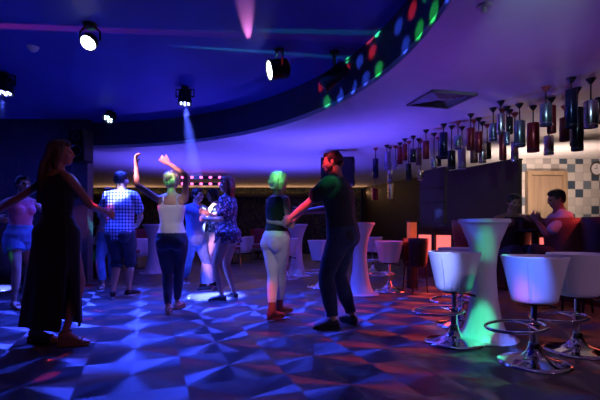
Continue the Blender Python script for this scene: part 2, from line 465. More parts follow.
    def body(s, vox=.0075):
        mb = MB(); k = s.H; V = Vector
        s.torso(mb, -.16, 1.3); s.shoulders(mb)
        for sd in (-1, 1):
            seg(mb, s.S[sd], s.E[sd], s.arm); seg(mb, s.E[sd], s.W[sd], s.fore)
            seg(mb, s.Hp[sd], s.K[sd], s.thigh); seg(mb, s.K[sd], s.A[sd], s.shank)
            s.hand(mb, sd); s.foot(mb, sd)
        # head
        H = lambda x, y, z: s.Hc+s.HM @ V((x*k, y*k, z*k))
        E = lambda c, r: mb.ell(H(*c), [q*k for q in r], s.HM)
        E((0, -.006, .018), (.0425, .053, .045)); E((0, .010, -.012), (.038, .043, .045)); E((0, .024, -.040), (.025, .024, .020)); E((0, .022, -.030), (.031, .026, .022))
        E((0, .043, .012), (.027, .012, .008))
        seg(mb, H(0, .048, .012), H(0, .0580, -.012), [(0, .0055*k), (1, .0078*k)]); E((0, .053, -.015), (.0115, .008, .006))
        for x in (-1, 1):
            E((x*.0165, .043, .003), (.009, .008, .006)); E((x*.0425, -.004, -.002), (.005, .011, .0165)); E((x*.024, .034, -.012), (.014, .012, .013))
        E((0, .047, -.030), (.013, .0065, .0035)); E((0, .046, -.0365), (.011, .0065, .004))
        seg(mb, s.N-s.spine*.02, s.Hc+s.HM @ V((0, -.008*k, -.03*k)), [(0, (.034 if s.sex == 'm' else .028)*k), (1, (.031 if s.sex == 'm' else .026)*k)])
        me = remeshed(mb, vox, 2)
        me.materials.append(MT[s.skin]); me.materials.append(MT['eyes']); me.materials.append(MT['lips'])
        eyes = [H(x*.0165, .049, .003) for x in (-1, 1)]; lip = H(0, .052, -.033)
        for p in me.polygons:
            c = p.center
            if min((c-e).length for e in eyes) < .0065*k: p.material_index = 1
            elif abs((c-lip).dot(s.HM @ V((0, 0, 1)))) < .0055*k and (c-lip).length < .0135*k: p.material_index = 2
        o = link('body', me, None, s.root, smooth=180)
        return o
    def hand(s, mb, sd):
        k = s.H; W = s.W[sd]; d = (W-s.E[sd]).normalized()
        side = Vector((0, 0, 1)) if abs(d.z) < .75 else Vector((0, 1, 0))
        th = (side-d*side.dot(d)).normalized()      # thumb side
        pn = d.cross(th)*sd                           # palm normal
        if pn.dot(Vector((-sd, .3, 0))) < 0: pn = -pn
        L = .050*k
        rings = []
        for t, w, q in ((-.25, .016, .014), (.0, .0185, .012), (.35, .022, .011), (.7, .0245, .010), (1., .0235, .0085), (1.12, .018, .006)):
            c = W+d*L*t
            rings.append([c+th*w*k*math.cos(2*PI*j/12)+pn*q*k*math.sin(2*PI*j/12) for j in range(12)])
        mb.loft(rings)
        c = R(s.curl)
        for i, (off, ln) in enumerate(((.0175, .040), (.006, .045), (-.006, .042), (-.0172, .033))):
            p = W+d*L*.95+th*off*k; dirv = (d+th*off*6).normalized(); pts = [p-dirv*.01*k]; a = 0
            for q in (.45, .32, .25):
                a += c*.8
                v = dirv*math.cos(a)+pn*math.sin(a)
                p = p+v*ln*k*q; pts.append(p)
            mb.tube(pts, [.0056*k, .0054*k, .005*k, .0042*k], 8)
            mb.ell(pts[-1], [.0043*k]*3, None, 8, 6)
        p0 = W+d*L*.2+th*.016*k
        v = (d*.75+th*.65+pn*.25).normalized(); v2 = (d*.9+th*.25+pn*.4).normalized()
        mb.tube([p0, p0+v*.022*k, p0+v*.022*k+v2*.018*k, p0+v*.022*k+v2*.032*k], [.0078*k, .0068*k, .006*k, .0045*k], 8)
    def fdir(s, sd):
        return Matrix.Rotation(s.fy[sd], 3, 'Z') @ Vector((0, 1, 0))
    def foot(s, mb, sd, infl=0., toes=True, zb=None):
        k = s.H; A = s.A[sd]; f = s.fdir(sd); x = Vector((f.y, -f.x, 0))
        base = A.z-.040*k if zb is None else zb
        drop = getattr(s, 'drop', 0.)
        rings = []
        for y, w, h in ((-.034, .012, .022), (-.028, .018, .036), (-.01, .0195, .046), (.015, .019, .044), (.045, .0215, .034), (.075, .025, .024), (.092, .0245, .018), (.104, .018, .012)):
            t = (y+.034)/.138
            z0 = base-infl*.3-drop*max(0, min(1, (t-.15)/.55))
            c = Vector((A.x, A.y, 0))+f*y*k*(1+infl*2.5); hh = h*k+infl
            ring = []
            for j in range(14):
                a = 2*PI*j/14; sa = math.sin(a)
                zz = z0+hh*(.5+.5*(sa if sa > -.7 else -.7-(-.7-sa)*0))*1.0
                zz = max(zz, z0+.15*hh)
                if sa < -.5: zz = z0
                ring.append(Vector((0, 0, zz))+c+x*(w*k+infl)*math.cos(a))
            rings.append(ring)
        mb.loft(rings)
        if toes:
            for i, (o_, ln) in enumerate(((-.016, .112), (-.006, .110), (.003, .105), (.011, .098), (.018, .09))):
                e = Vector((A.x, A.y, base+.008*k-drop))+f*ln*k+x*(-sd)*(-o_)*k*-1
                mb.ell(e, [.006*k, .006*k, .005*k], None, 8, 6)
    # --- clothes (children of the person)
    def wear(s, name, mb, m, vox=.010, wr=.006, smooth=3, wscale=10.):
        return link(name, remeshed(mb, vox, smooth, wr, wscale, seed=s.o.x*3+s.o.y), m, s.root, smooth=180)
    def top(s, name, m, t0=-.1, t1=.95, sleeve=.5, infl=.012, flare=0., straps=False, sleeve2=0., sflare=.01, **k):
        mb = MB(); s.torso(mb, t0, t1, infl, flare=flare)
        if not straps:
            s.shoulders(mb, infl*.8)
            for sd in (-1, 1):
                if sleeve: seg(mb, s.S[sd], s.E[sd], s.arm, 0, sleeve, infl, flare=sflare if sleeve < 1 else 0)
                if sleeve2: seg(mb, s.E[sd], s.W[sd], s.fore, 0, sleeve2, infl)
        else:
            y = s.spine.cross(s.shx).normalized()
            for sd in (-1, 1):
                q = s.shx*sd*.05*s.H
                a = s.P+s.spine*s.SL*(t1-.04)
                pts = [a+q+y*.050*s.H, s.P+s.spine*s.SL*.90+q+y*.036*s.H, s.P+s.spine*s.SL*.955+q*.95, s.P+s.spine*s.SL*.90+q-y*.040*s.H, a+q-y*.05*s.H]
                mb.tube(pts, .016, 8)
        return s.wear(name, mb, m, **k)
    def trousers(s, name, m, top=.1, length=2., infl=.012, flare=0., wr=.007, **k):
        mb = MB(); s.torso(mb, -.2, top, infl)
        for sd in (-1, 1):
            seg(mb, s.Hp[sd], s.K[sd], s.thigh, 0, min(1, length), infl, flare=flare if length <= 1 else 0, ends=length > 1)
            seg(mb, s.Hp[sd], s.K[sd], s.thigh, 0, .1, infl)
            if length > 1:
                seg(mb, s.K[sd], s.A[sd], s.shank, 0, .1, infl); seg(mb, s.K[sd], s.A[sd], s.shank, 0, length-1, infl, flare=flare, ends=False)
        return s.wear(name, mb, m, wr=wr, **k)
    def skirt(s, name, m, top=.3, hem=.2, w1=.2, d1=.18, infl=.012, slit=None, folds=9, amp=.02):
        """open cloth surface from the waist to the hem; slit = (angle, width at hem)"""
        W = [(t, w) for t, w, _ in s.tor]; D = [(t, d) for t, _, d in s.tor]
        n = 72; m_ = 26; rings = []
        zt = s.P.z+s.SL*top
        mid = (s.A[-1]+s.A[1])*.5
        for i in range(m_+1):
            z = zt+(hem-zt)*i/m_
            t = (z-s.P.z)/s.SL
            kk = 0 if t > -.1 else min(1, (-.1-t)/(max(.01, (-.1)-(hem-s.P.z)/s.SL)))
            w = (interp(W, max(t, -.06))+infl)*(1-kk)+w1*kk; d = (interp(D, max(t, -.06))+infl+.036*(1 if t < .1 else max(0, 1-(t-.1)*8)))*(1-kk)+d1*kk
            c = s.P*(1-kk)+Vector((mid.x, mid.y, 0))*kk; 
            if t > 0: c = s.P+s.spine*s.SL*t
            ring = []
            g = 0
            if slit and kk > .25: g = slit[1]*(kk-.25)/.75
            for j in range(n+1):
                if slit: a = slit[0]+g/2+(2*PI-g)*j/n
                else: a = 2*PI*j/n
                q = 1+amp/max(w, .05)*math.sin(a*folds+i*.05+s.o.x)*kk
                ring.append((c.x+w*q*math.cos(a), c.y+d*q*math.sin(a), z+.01*math.sin(a*3)*kk))
            rings.append(ring)
        mb = MB(); mb.loft(rings, cap=False, closed=False)
        o = mb.build(name, m, s.root, smooth=180)
        so = o.modifiers.new('cloth thickness', 'SOLIDIFY'); so.thickness = .005; so.offset = 1
        return o
    def shoes(s, m, kind='shoe', sole='sole_w'):
        for sd in (-1, 1):
            mb = MB(); k = s.H; A = s.A[sd]; f = s.fdir(sd); x = Vector((f.y, -f.x, 0)); base = A.z-.040*k
            if kind in ('shoe', 'boot'):
                s.foot(mb, sd, .007, False)
                if kind == 'boot': seg(mb, A+Vector((0, 0, -.02)), A+(s.K[sd]-A).normalized()*.11, [(0, .030*k), (1, .026*k)], ends=False)
                o = link('shoe' if kind == 'shoe' else 'ankle_boot', remeshed(mb, .006, 2), m, s.root, smooth=180)
                sb = MB(); out = []
                for a in range(24):
                    t = 2*PI*a/24; w = .0265*k*(1 if math.cos(t) > 0 else .86)
                    out.append(Vector((A.x, A.y, 0))+f*(.035+.078*math.cos(t))*k+x*w*math.sin(t)*1.05)
                lo = max(.0, base-.022)
                sb.loft([[p+Vector((0, 0, lo)) for p in out], [p+Vector((0, 0, base+.004)) for p in out]])
                sb.build('sole', sole, o, smooth=40)
            else:
                drop = getattr(s, 'drop', 0.)
                # wedge or flat sole following the foot, with straps
                prof = [(-.036, 0.), (-.01, .0), (.03, -.30), (.07, -1.), (.108, -1.)]
                lo = []; 
                rings = []
                for y, q in prof:
                    w = (.019 if y < 0 else .022 if y < .05 else .025)*k
                    c = Vector((A.x, A.y, 0))+f*y*k
                    top_ = base-.002+drop*q
                    rings.append([c-x*w+Vector((0, 0, 0.002)), c+x*w+Vector((0, 0, 0.002)), c+x*w+Vector((0, 0, top_)), c-x*w+Vector((0, 0, top_))])
                sb = MB(); sb.loft(rings)
                o = sb.build('sandal', m, s.root, smooth=30, bevel=.003)
                tb = MB()
                ring = [A+Vector((0, 0, -.004*k))+(f*math.cos(2*PI*j/16)*.025+x*math.sin(2*PI*j/16)*.022)*k for j in range(16)]
                tb.tube(ring, .005, 6, closed=True)
                c0 = Vector((A.x, A.y, base-drop))+f*.075*k
                tb.tube([c0+x*.026*k*math.cos(a)+Vector((0, 0, .028*k*math.sin(a)*1.05)) for a in [PI*j/10 for j in range(11)]], .007, 6)
                tb.build('strap', m, o, smooth=60)
    def hair(s, m, style='short', length=.3, side=0., vol=0., wide=1.):
        k = s.H; mb = MB()
        H = lambda x, y, z: s.Hc+s.HM @ Vector((x*k, y*k, z*k))
        E = lambda c, r: mb.ell(H(*c), [q*k for q in r], s.HM)
        v = vol
        E((0, -.012, .026), (.0455+v, .053+v, .044+v)); E((0, -.026, .004), (.0425+v, .039+v, .046+v)); E((0, .012, .046), (.036+v, .036, .022+v))
        for x in (-1, 1): E((x*.034, -.004, .018), (.012+v, .026, .026))
        if style in ('long', 'bob'):
            c0 = Vector((0, -.032*k, .03*k)); n = 10; rings = []
            L = length
            for i in range(n+1):
                t = i/n
                p = s.Hc+s.HM @ c0; p = p+Vector((side*t*L*.5, -.02*t, -L*t))+(s.HM @ Vector((0, -1, 0)))*(.02*math.sin(PI*min(1, t*1.3)))
                w = (.040+.016*math.sin(PI*min(.6, t)))*k*(1-.45*max(0, t-.6)/.4)*(1+(wide-1)*min(1, t*2.5)); d = (.024+.004*t)*k*(1-.4*t)
                X = s.HM @ Vector((1, 0, 0)); Yv = s.HM @ Vector((0, 1, 0))
                rings.append([p+X*w*math.cos(2*PI*j/18)+Yv*d*math.sin(2*PI*j/18) for j in range(18)])
            mb.loft(rings)
            for x in (-1, 1):
                a = H(x*.038, .002, .02); LL = min(L, .17)
                mb.tube([a, a+Vector((0, 0, -LL*.5))+s.HM @ Vector((x*.008, -.01, 0)), a+Vector((0, 0, -LL))+s.HM @ Vector((x*.004, -.03, 0))], [.016*k, .015*k, .010*k], 10)
        if style == 'bun':
            E((0, -.062, .035), (.025, .024, .024))
        me = remeshed(mb, .0065, 2, .010, 26, seed=s.o.x, stretch=(1.6, 1.6, .22) if style in ('long', 'bob') else (1, 1, 1))
        return link('hair', me, m, s.root, smooth=180)
    def beard(s, m):
        k = s.H; mb = MB()
        H = lambda x, y, z: s.Hc+s.HM @ Vector((x*k, y*k, z*k))
        mb.ell(H(0, .022, -.046), [.026*k, .027*k, .018*k], s.HM)
        for x in (-1, 1): mb.ell(H(x*.026, .012, -.032), [.011*k, .022*k, .022*k], s.HM)
        return link('beard', remeshed(mb, .006, 2, .004, 40), m, s.root, smooth=180)
# ------------------------------------------------------------------ the setting
ZC, ZU = 2.55, 3.05                 # ring ceiling, raised ceiling over the dance floor
CX, CY, CR = -4.35, 3.0, 5.38        # the round opening
X0, X1, Y0, Y1 = -9.5, 8.2, -2.5, 16.8
fl = MB(); fl.box(((X0+X1)/2, (Y0+Y1)/2, -.05), (X1-X0+.4, Y1-Y0+.4, .1)); struct(fl, 'floor', 'floor')

def to_rect(a):
    dx, dy = math.cos(a), math.sin(a); t = 1e9
    ex0, ex1, ey0, ey1 = X0-5, X1, Y0-5, Y1
    if dx > 1e-6: t = min(t, (ex1-CX)/dx)
    if dx < -1e-6: t = min(t, (ex0-CX)/dx)
    if dy > 1e-6: t = min(t, (ey1-CY)/dy)
    if dy < -1e-6: t = min(t, (ey0-CY)/dy)
    return CX+dx*t, CY+dy*t
NA = 160
angs = sorted([2*PI*k/NA for k in range(NA)]+[math.atan2(y-CY, x-CX) % (2*PI) for x in (X0-5, X1) for y in (Y0-5, Y1)])
cr = MB(); rin = []; rout = []
for a in angs: rin.append((CX+CR*math.cos(a), CY+CR*math.sin(a))); rout.append(to_rect(a))
n = len(angs)
cr.v = [(x, y, ZC) for x, y in rin]+[(x, y, ZC) for x, y in rout]+[(x, y, ZC+.06) for x, y in rin]+[(x, y, ZC+.06) for x, y in rout]
for i in range(n):
    j = (i+1) % n
    cr.f += [(i, j, n+j, n+i), (2*n+i, 3*n+i, 3*n+j, 2*n+j), (i, 2*n+i, 2*n+j, j), (n+i, n+j, 3*n+j, 3*n+i)]
struct(cr, 'ceiling', 'ceil_ring')
fa = MB(); q = []
for r, z in ((CR+.003, ZC+.06), (CR+.003, ZU), (CR+.05, ZU), (CR+.05, ZC+.06), (CR+.003, ZC+.06)):
    q.append([(CX+r*math.cos(2*PI*k/NA), CY+r*math.sin(2*PI*k/NA), z) for k in range(NA)])
fa.loft(q, cap=False); struct(fa, 'trim_1', 'fascia', smooth=30)
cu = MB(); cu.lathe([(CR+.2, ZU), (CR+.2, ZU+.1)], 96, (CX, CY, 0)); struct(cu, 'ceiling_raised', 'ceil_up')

def wall(name, a, b, z0, z1, m, th=.12):
    a = Vector((a[0], a[1], 0)); b = Vector((b[0], b[1], 0)); d = b-a
    w = MB(); w.box((d.length/2, th/2, (z0+z1)/2), (d.length, th, z1-z0))
    o = struct(w, name, m); o.location = a; o.rotation_euler = (0, 0, math.atan2(d.y, d.x)); return o
wall('wall_back', (X0, 16.5), (2.35, 16.5), 0, ZC, 'damask')
wall('wall_side', (2.42, 16.5), (4.75, 9.62), 0, ZC, 'darkwall')
wall('wall_right', (4.72, 9.55), (8.3, 9.75), 0, ZC, 'tilewall')
wall('wall_stage', (-7.0, 8.05), (-3.97, 8.1), 0, ZU-.002, 'backdrop')
wall('wall_left', (X0, Y0), (X0, Y1), 0, ZC, 'darkwall')
wall('wall_front', (X1, Y0), (X0, Y0), 0, ZC, 'darkwall')
wall('wall_end', (X1, 9.9), (X1, Y0), 0, ZC, 'darkwall')
tr = MB(); tr.box((-3.6, 16.38, 2.20), (11.7, .22, .05)); tr.box((-3.6, 16.28, 2.25), (11.7, .03, .12)); struct(tr, 'trim_2', 'darkwall')
cs = MB(); cs.box((-3.6, 16.42, 2.24), (11.5, .04, .03)); tag(cs.build('trim_3', 'cove', smooth=0), kind='structure')
bb = MB(); bb.box((1.8, -.012, .05), (3.5, .02, .1)); o = struct(bb, 'baseboard_right', 'blackp'); o.location = (4.72, 9.55, 0); o.rotation_euler = (0, 0, math.atan2(.2, 3.58))
co = MB(); co.box((-4.00, 7.9, ZC/2), (.30, .22, ZC)); struct(co, 'pillar', 'column', bevel=.01)

# door in the tiled wall
dr = empty('door_1', (5.46, 9.56, 0), math.atan2(.2, 3.58)); tag(dr, kind='structure')
m = MB(); m.box((0, 0, 1.08), (.74, .05, 2.16)); d1 = m.build('door_panel', 'doorw', dr, smooth=0)
for x in (-.41, .41):
    m = MB(); m.box((x, -.02, 1.13), (.09, .14, 2.26)); m.build('door_frame', 'doorf', dr, smooth=0, bevel=.006)
m = MB(); m.box((0, -.02, 2.215), (.73, .14, .09)); m.build('door_frame', 'doorf', dr, smooth=0, bevel=.006)
m = MB(); m.tube([(.29, -.03, 1.0), (.29, -.09, 1.0), (.18, -.09, 1.0)], .012, 8); m.build('door_handle', 'chrome', dr)

# ------------------------------------------------------------------ bar
BX = lambda Y, c=5.6: (c-.341*Y)
bdir = Vector((-.341, 1, 0)).normalized(); bnor = Vector((-bdir.y, bdir.x, 0))  # towards the dance floor
brz = math.atan2(bdir.y, bdir.x)
c0 = Vector((BX(4.6), 4.6, 0)); c1 = Vector((BX(9.15), 9.15, 0)); BL = (c1-c0).length
bar = empty('bar_counter', c0, brz, 'long dark wooden bar counter with red backlit front panels', 'bar counter')
m = MB(); m.box((BL/2, -.28, .5), (BL, .5, 1.0)); m.build('carcass', 'counter', bar, smooth=0)
m = MB(); m.box((BL/2, -.25, 1.02), (BL+.06, .64, .05)); m.build('worktop', 'counter', bar, smooth=0, bevel=.008)
npan = 8; pw = BL/npan
for i in range(npan):
    m = MB(); m.box((pw*(i+.5), -.022, .66), (pw-.14, .03, .40)); m.build('lit_panel', 'redglow', bar, smooth=0)
    if i:
        m = MB(); m.box((pw*i, .0, .5), (.10, .06, .98)); m.build('post', 'counter', bar, smooth=0, bevel=.005)
a = Vector((BX(6.66, 5.62), 6.66, 0)); b = Vector((BX(8.28, 5.62), 8.28, 0)); L_ = (b-a).length
a.z = .006; scr = empty('partition_screen', a, brz, 'large dark grey screen panel standing on the bar counter', 'screen')
m = MB(); m.box((L_/2, -.08, 1.56), (L_, .07, 1.0)); m.build('panel', 'slab', scr, smooth=0)
for x, w, z, h in ((L_/2, L_, 2.065, .02), (L_/2, L_, 1.055, .02)):
    m = MB(); m.box((x, -.08, z), (w+.02, .085, h)); m.build('edge_rail', 'blackm', scr, smooth=0)
p0 = Vector((BX(8.36, 5.62), 8.36, .006)); p1 = Vector((BX(9.12, 5.62), 9.12, .006)); d = p1-p0
cab = empty('service_cabinet', p0, math.atan2(d.y, d.x), 'dark taupe cabinet on the bar left of the grey screen with a blue light spot', 'cabinet')
m = MB(); m.box((d.length/2, -.10, 1.62), (d.length, .12, 1.14)); m.build('panel', 'slab2', cab, smooth=0)
for z in (1.5, 1.8):
    m = MB(); m.box((d.length*.5, -.03, z), (d.length*.9, .025, .02)); m.build('rail', 'blackm', cab, smooth=0)
oc = empty('lit_column', (1.98, 7.62, 0), .3, 'narrow column glowing orange red at the end of the bar', 'column')
# dishes on the counter and table
pl = MB(); pl.lathe([(.016, 0), (.026, .002), (.05, .009), (.052, .011), (.045, .008), (.01, .004)], 28)
pp = P(438, 224, 8.35); pl.build('saucer', 'white', None, loc=(BX(8.36)-.012, 8.36, 1.045)); tag(bpy.data.objects['saucer'], 'small white saucer on the far end of the bar counter', 'saucer')
bpy.data.objects.remove(oc)
bp_ = empty('bar_post', (1.86, 7.15, 0), .3, 'square post with orange light painted as glow on its top at the end of the bar', 'post')
m = MB(); m.box((0, 0, .41), (.13, .13, .82)); m.build('shaft', 'counter', bp_, smooth=0, bevel=.01)
m = MB(); m.box((0, 0, .96), (.12, .12, .28)); m.build('painted_glow_head', mat('orange light painted post', (.6, .2, .08), .5, emit=(1., .16, .06), estr=.3), bp_, smooth=0, bevel=.01)  # emission stands in for orange light falling on the post
m = MB(); m.box((0, 0, 1.11), (.16, .16, .03)); m.build('cap', 'counter', bp_, smooth=0, bevel=.005)

# ------------------------------------------------------------------ white bar stools
def make_stool():
    r = empty('bar_stool', (0, 0, 0))
    m = MB(); m.lathe([(.0, .455), (.134, .455), (.147, .468), (.152, .50), (.193, .70), (.212, .775), (.215, .79), (.206, .795), (.195, .788), (.186, .765), (.0, .76)], 56, power=2.5); m.build('seat', 'leatherw', r, smooth=50)
    m = MB(); m.lathe([(0, .758), (.17, .758), (.185, .768), (.17, .778), (.1, .783), (0, .784)], 48, power=2.5); m.build('cushion', 'leatherw', r, smooth=60)
    m = MB()
    pts = []
    for k in range(9):
        t = k/8; rr = .155+(.2085-.155)*t; z = .50+.27*t
        pts.append((-rr*.72*1.12, -rr*.72*1.12, z))
    m.tube(pts, .004, 6); m.build('seam', 'leatherw', r)
    m = MB(); m.lathe([(.03, .43), (.09, .435), (.10, .455), (0, .456)], 24); m.build('mounting_plate', 'blackm', r)
    m = MB(); m.lathe([(.021, .25), (.021, .44)], 24); m.lathe([(.03, .03), (.03, .26), (.034, .265), (.034, .29), (.022, .295)], 24); m.build('column', 'chrome', r)
    m = MB(); m.lathe([(.250, 0), (.254, .006), (.250, .014), (.22, .022), (.15, .036), (.09, .055), (.055, .085), (.04, .12), (.036, .15), (.03, .16)], 56); m.build('base', 'chrome', r, smooth=60)
    m = MB(); pts = []
    for k in range(36):
        a = 2*PI*k/36
        x = -.14+.215*math.cos(a); y = .19*math.sin(a)
        pts.append((x, y, .275+.012*math.cos(a)))
    m.tube(pts, .0115, 10, closed=True); m.tube([(-.03, 0, .275), (-.05, .09, .277), (-.07, .178, .277)], .009, 8); m.tube([(-.03, 0, .275), (-.05, -.09, .277), (-.07, -.178, .277)], .009, 8)
    m.lathe([(.038, .255), (.040, .262), (.040, .292), (.036, .298)], 24); m.build('footrest', 'chrome', r)
    m = MB(); m.tube([(.03, 0, .43), (.10, .02, .425), (.17, .03, .405)], .006, 8); m.tube([(.15, .027, .41), (.20, .034, .398)], .011, 8); m.build('lever', 'blackp', r)
    return r
G = 'white bucket bar stools'
def ground(px, py): Y = F/(py-HZ); return Vector(((px-300)/F*Y, Y, 0))
stool = make_stool()
spots = [
    (454, 342, 0, 'white bucket bar stool with chrome base left of the hourglass table, nearer of two'),
    (461, 325, .5, 'white bar stool mostly hidden behind the one left of the hourglass table'),
    (534, 363, .1, 'large white bucket bar stool nearest the viewer with blue lit seat'),
    (577, 351, -.15, 'white bar stool behind the nearest one at the right edge'),
    (389, 291, .2, 'white bar stool standing alone right of the man in the dark t-shirt'),
    (321, 287, .8, 'white bar stool showing between the dancing couple, blue lit'),
    (373, 272, 1.2, 'small far white bar stool beside the table behind the man in the dark t-shirt'),
    (287, 279, .4, 'white bar stool behind the woman in white trousers'),
]
for i, (px, py, rz, lab) in enumerate(spots):
    p = ground(px, py)
    if i == 0:
        stool.location = p; stool.rotation_euler = (0, 0, rz); tag(stool, lab, 'bar stool', G)
    else: copy_tree(stool, p, rz, lab)

# hourglass tables
def make_table():
    r = empty('hourglass_table', (0, 0, 0))
    m = MB(); m.lathe([(.225, .018), (.215, .03), (.175, .10), (.145, .20), (.118, .36), (.106, .52), (.104, .63), (.113, .75), (.138, .87), (.175, .96), (.203, 1.035), (.210, 1.045)], 48); m.build('body', 'white', r, smooth=60)
    m = MB(); m.lathe([(.285, 0), (.29, .006), (.285, .014), (.22, .02)], 48); m.build('base', 'white', r, smooth=50)
    m = MB(); m.lathe([(.215, 1.043), (.224, 1.05), (.224, 1.075), (.218, 1.082)], 48); m.build('tabletop', 'white', r, smooth=40)
    return r
tb = make_table()
for i, (px, py, lab) in enumerate([
    (484, 338, 'tall white hourglass bar table between the near stools with green light on it'),
    (360, 294, 'tall white hourglass bar table half hidden behind the man in the dark t-shirt'),
    (297, 276, 'tall white hourglass bar table behind the woman in white trousers'),
    (153, 273, 'far violet lit hourglass table behind the woman with raised arms')]):
    p = ground(px, py)
    if i == 0: tb.location = p; tag(tb, lab, 'bar table', 'white hourglass tables')
    else: copy_tree(tb, p, 0, lab)

# red brown tub chairs at the bar
def make_tub(mname, label, nm='tub_chair', zb=.54):
    r = empty(nm, (0, 0, 0), 0, label, 'bar chair', 'leather tub chairs by the bar')
    m = MB(); n = 40; rings = []
    for z, rr in ((zb, .20), (zb+.02, .225), (zb+.1, .235), (.84, .25), (1.0, .262), (1.12, .268)):
        ring = []
        for k in range(n+1):
            a = R(-62)+(2*PI-R(56))*k/n - R(28) + R(118)
            h = z
            ring.append((rr*math.cos(a)*1.05, rr*math.sin(a), h))
        rings.append(ring)
    m.loft(rings, cap=False, closed=False); o = m.build('backrest', mname, r, smooth=180)
    so = o.modifiers.new('padding', 'SOLIDIFY'); so.thickness = .045; so.offset = -1
    q = zb-.52; m = MB(); m.lathe([(0, .50+q), (.19, .50+q), (.215, .52+q), (.22, .58+q), (.20, .61+q), (0, .62+q)], 32); m.build('seat', mname, r, smooth=60)
    for x in (-.15, .15):
        for y in (-.15, .15):
            m = MB(); m.tube([(x, y, zb), (x*1.2, y*1.2, 0)], [.018, .013], 8); m.build('leg', 'blackm', r)
    m = MB(); m.tube([(.17*math.cos(2*PI*k/24)*1.38, .17*math.sin(2*PI*k/24)*1.38, .22) for k in range(24)], .008, 6, closed=True); m.build('footrest', 'blackm', r)
    return r
def at(px, Y): return Vector(((px-300)/F*Y, Y, 0))
tubs = [(568, 5.25, R(0), 'brownl', 'red brown leather tub chair under the man in the white shirt'),
        (610, 4.75, R(10), 'darkl', 'dark plum tub chair with high back at the right edge'),
        (509, 5.85, R(150), 'darkl', 'dark plum tub chair under the seated man facing the viewer'),
        (470, 6.75, R(30), 'brownl', 'red brown tub chair by the bar behind the hourglass table'),
        (415, 6.7, R(200), 'darkl', 'low dark tub chair standing at the far end of the bar')]
for px, Y, rz, mm, lab in tubs:
    r = make_tub(mm, lab, zb=.70 if px == 470 else .54); r.scale = (.75,)*3 if px == 415 else (1, 1, 1); r.location = at(px, Y); r.rotation_euler = (0, 0, rz)
# dark high table between the two seated men
ht = empty('high_table', at(536, 5.55), 0, 'dark high table between the two seated men', 'table')
m = MB(); m.lathe([(.0, .945), (.26, .945), (.27, .955), (.27, .975), (.26, .985), (0, .985)], 40); m.build('tabletop', 'counter', ht, smooth=40)
m = MB(); m.lathe([(.035, .02), (.035, .95)], 20); m.build('column', 'blackm', ht)
m = MB(); m.lathe([(.22, 0), (.22, .01), (.05, .03), (0, .03)], 32); m.build('base', 'blackm', ht)
gl = MB(); gl.lathe([(.026, 0), (.03, .004), (.034, .12), (.031, .12), (.027, .012), (0, .012)], 20)
tag(gl.build('drinking_glass', 'slab2', loc=at(522, 5.5)+Vector((0, 0, .986))), 'small dark glass on the high table between the seated men', 'glass')

# ------------------------------------------------------------------ pendants
def CY_(yc): return (ZC-1)*F/(HZ-yc)
PM = {'navy': mat('navy enamel', (.012, .02, .07), .16, .6, coat=.5), 'black': mat('black enamel', (.012, .012, .018), .18, .4, coat=.5),
      'red': mat('red enamel', (.30, .02, .03), .22, .45, coat=.4), 'silver': mat('brushed silver', (.62, .58, .62), .24, .95),
      'lilac': mat('lilac enamel', (.42, .34, .52), .28, .6), 'brown': mat('copper brown enamel', (.22, .10, .08), .25, .6),
      'teal': mat('pearl teal enamel', (.30, .38, .44), .2, .8), 'gold': mat('pale gold', (.75, .52, .28), .25, .9)}
CN = {'navy': 'navy', 'black': 'black', 'red': 'red', 'silver': 'silver', 'lilac': 'lilac', 'brown': 'copper brown', 'teal': 'teal silver', 'gold': 'pale gold'}
pend = [(39, 195, 222, 270, 'navy', 14), (67, 188, 205, 250, 'lilac', 13), (75, 192, 250, 280, 'silver', 12), (89, 190, 225, 248, 'lilac', 12),
 (100, 182, 192, 235, 'red', 13), (112, 172, 186, 226, 'red', 13), (122, 178, 235, 275, 'black', 14), (133, 165, 198, 230, 'black', 15), (147, 172, 195, 238, 'brown', 14),
 (151, 176, 250, 276, 'gold', 13), (165, 150, 178, 222, 'red', 16), (185, 158, 222, 246, 'silver', 14), (196, 168, 215, 240, 'black', 14), (209, 135, 157, 222, 'navy', 20),
 (229, 140, 202, 248, 'black', 19), (245, 128, 165, 198, 'teal', 18), (255, 142, 195, 248, 'lilac', 19), (277, 110, 145, 200, 'red', 19), (285, 125, 196, 232, 'brown', 18),
 (297, 120, 155, 206, 'red', 18), (306, 130, 184, 232, 'silver', 18), (318, 136, 182, 222, 'black', 19), (333, 95, 135, 177, 'teal', 18), (352, 78, 110, 160, 'silver', 19),
 (357, 98, 160, 225, 'red', 17), (367, 92, 156, 188, 'teal', 14), (374, 100, 118, 160, 'black', 16), (387, 108, 180, 230, 'silver', 17), (399, 85, 128, 192, 'teal', 25),
 (433, 90, 133, 205, 'red', 28), (465, 42, 85, 140, 'teal', 27), (479, 70, 90, 158, 'red', 20), (472, 112, 165, 212, 'silver', 22), (512, 90, 120, 178, 'brown', 24),
 (528, 20, 50, 145, 'navy', 26), (543, 45, 95, 202, 'black', 27), (535, 60, 150, 190, 'navy', 18), (577, 22, 78, 145, 'silver', 30), (599, 70, 100, 134, 'brown', 20)]
def place_word(i, x):
    return ('first', 'second', 'third', 'fourth', 'fifth', 'sixth', 'seventh', 'eighth', 'ninth', 'tenth', 'eleventh', 'twelfth', 'thirteenth', 'fourteenth', 'fifteenth', 'sixteenth', 'seventeenth', 'eighteenth', 'nineteenth', 'twentieth')[i]
order = sorted(range(len(pend)), key=lambda i: pend[i][0])
cnt = {}
tot = {}
for i in order: tot[pend[i][4]] = tot.get(pend[i][4], 0)+1
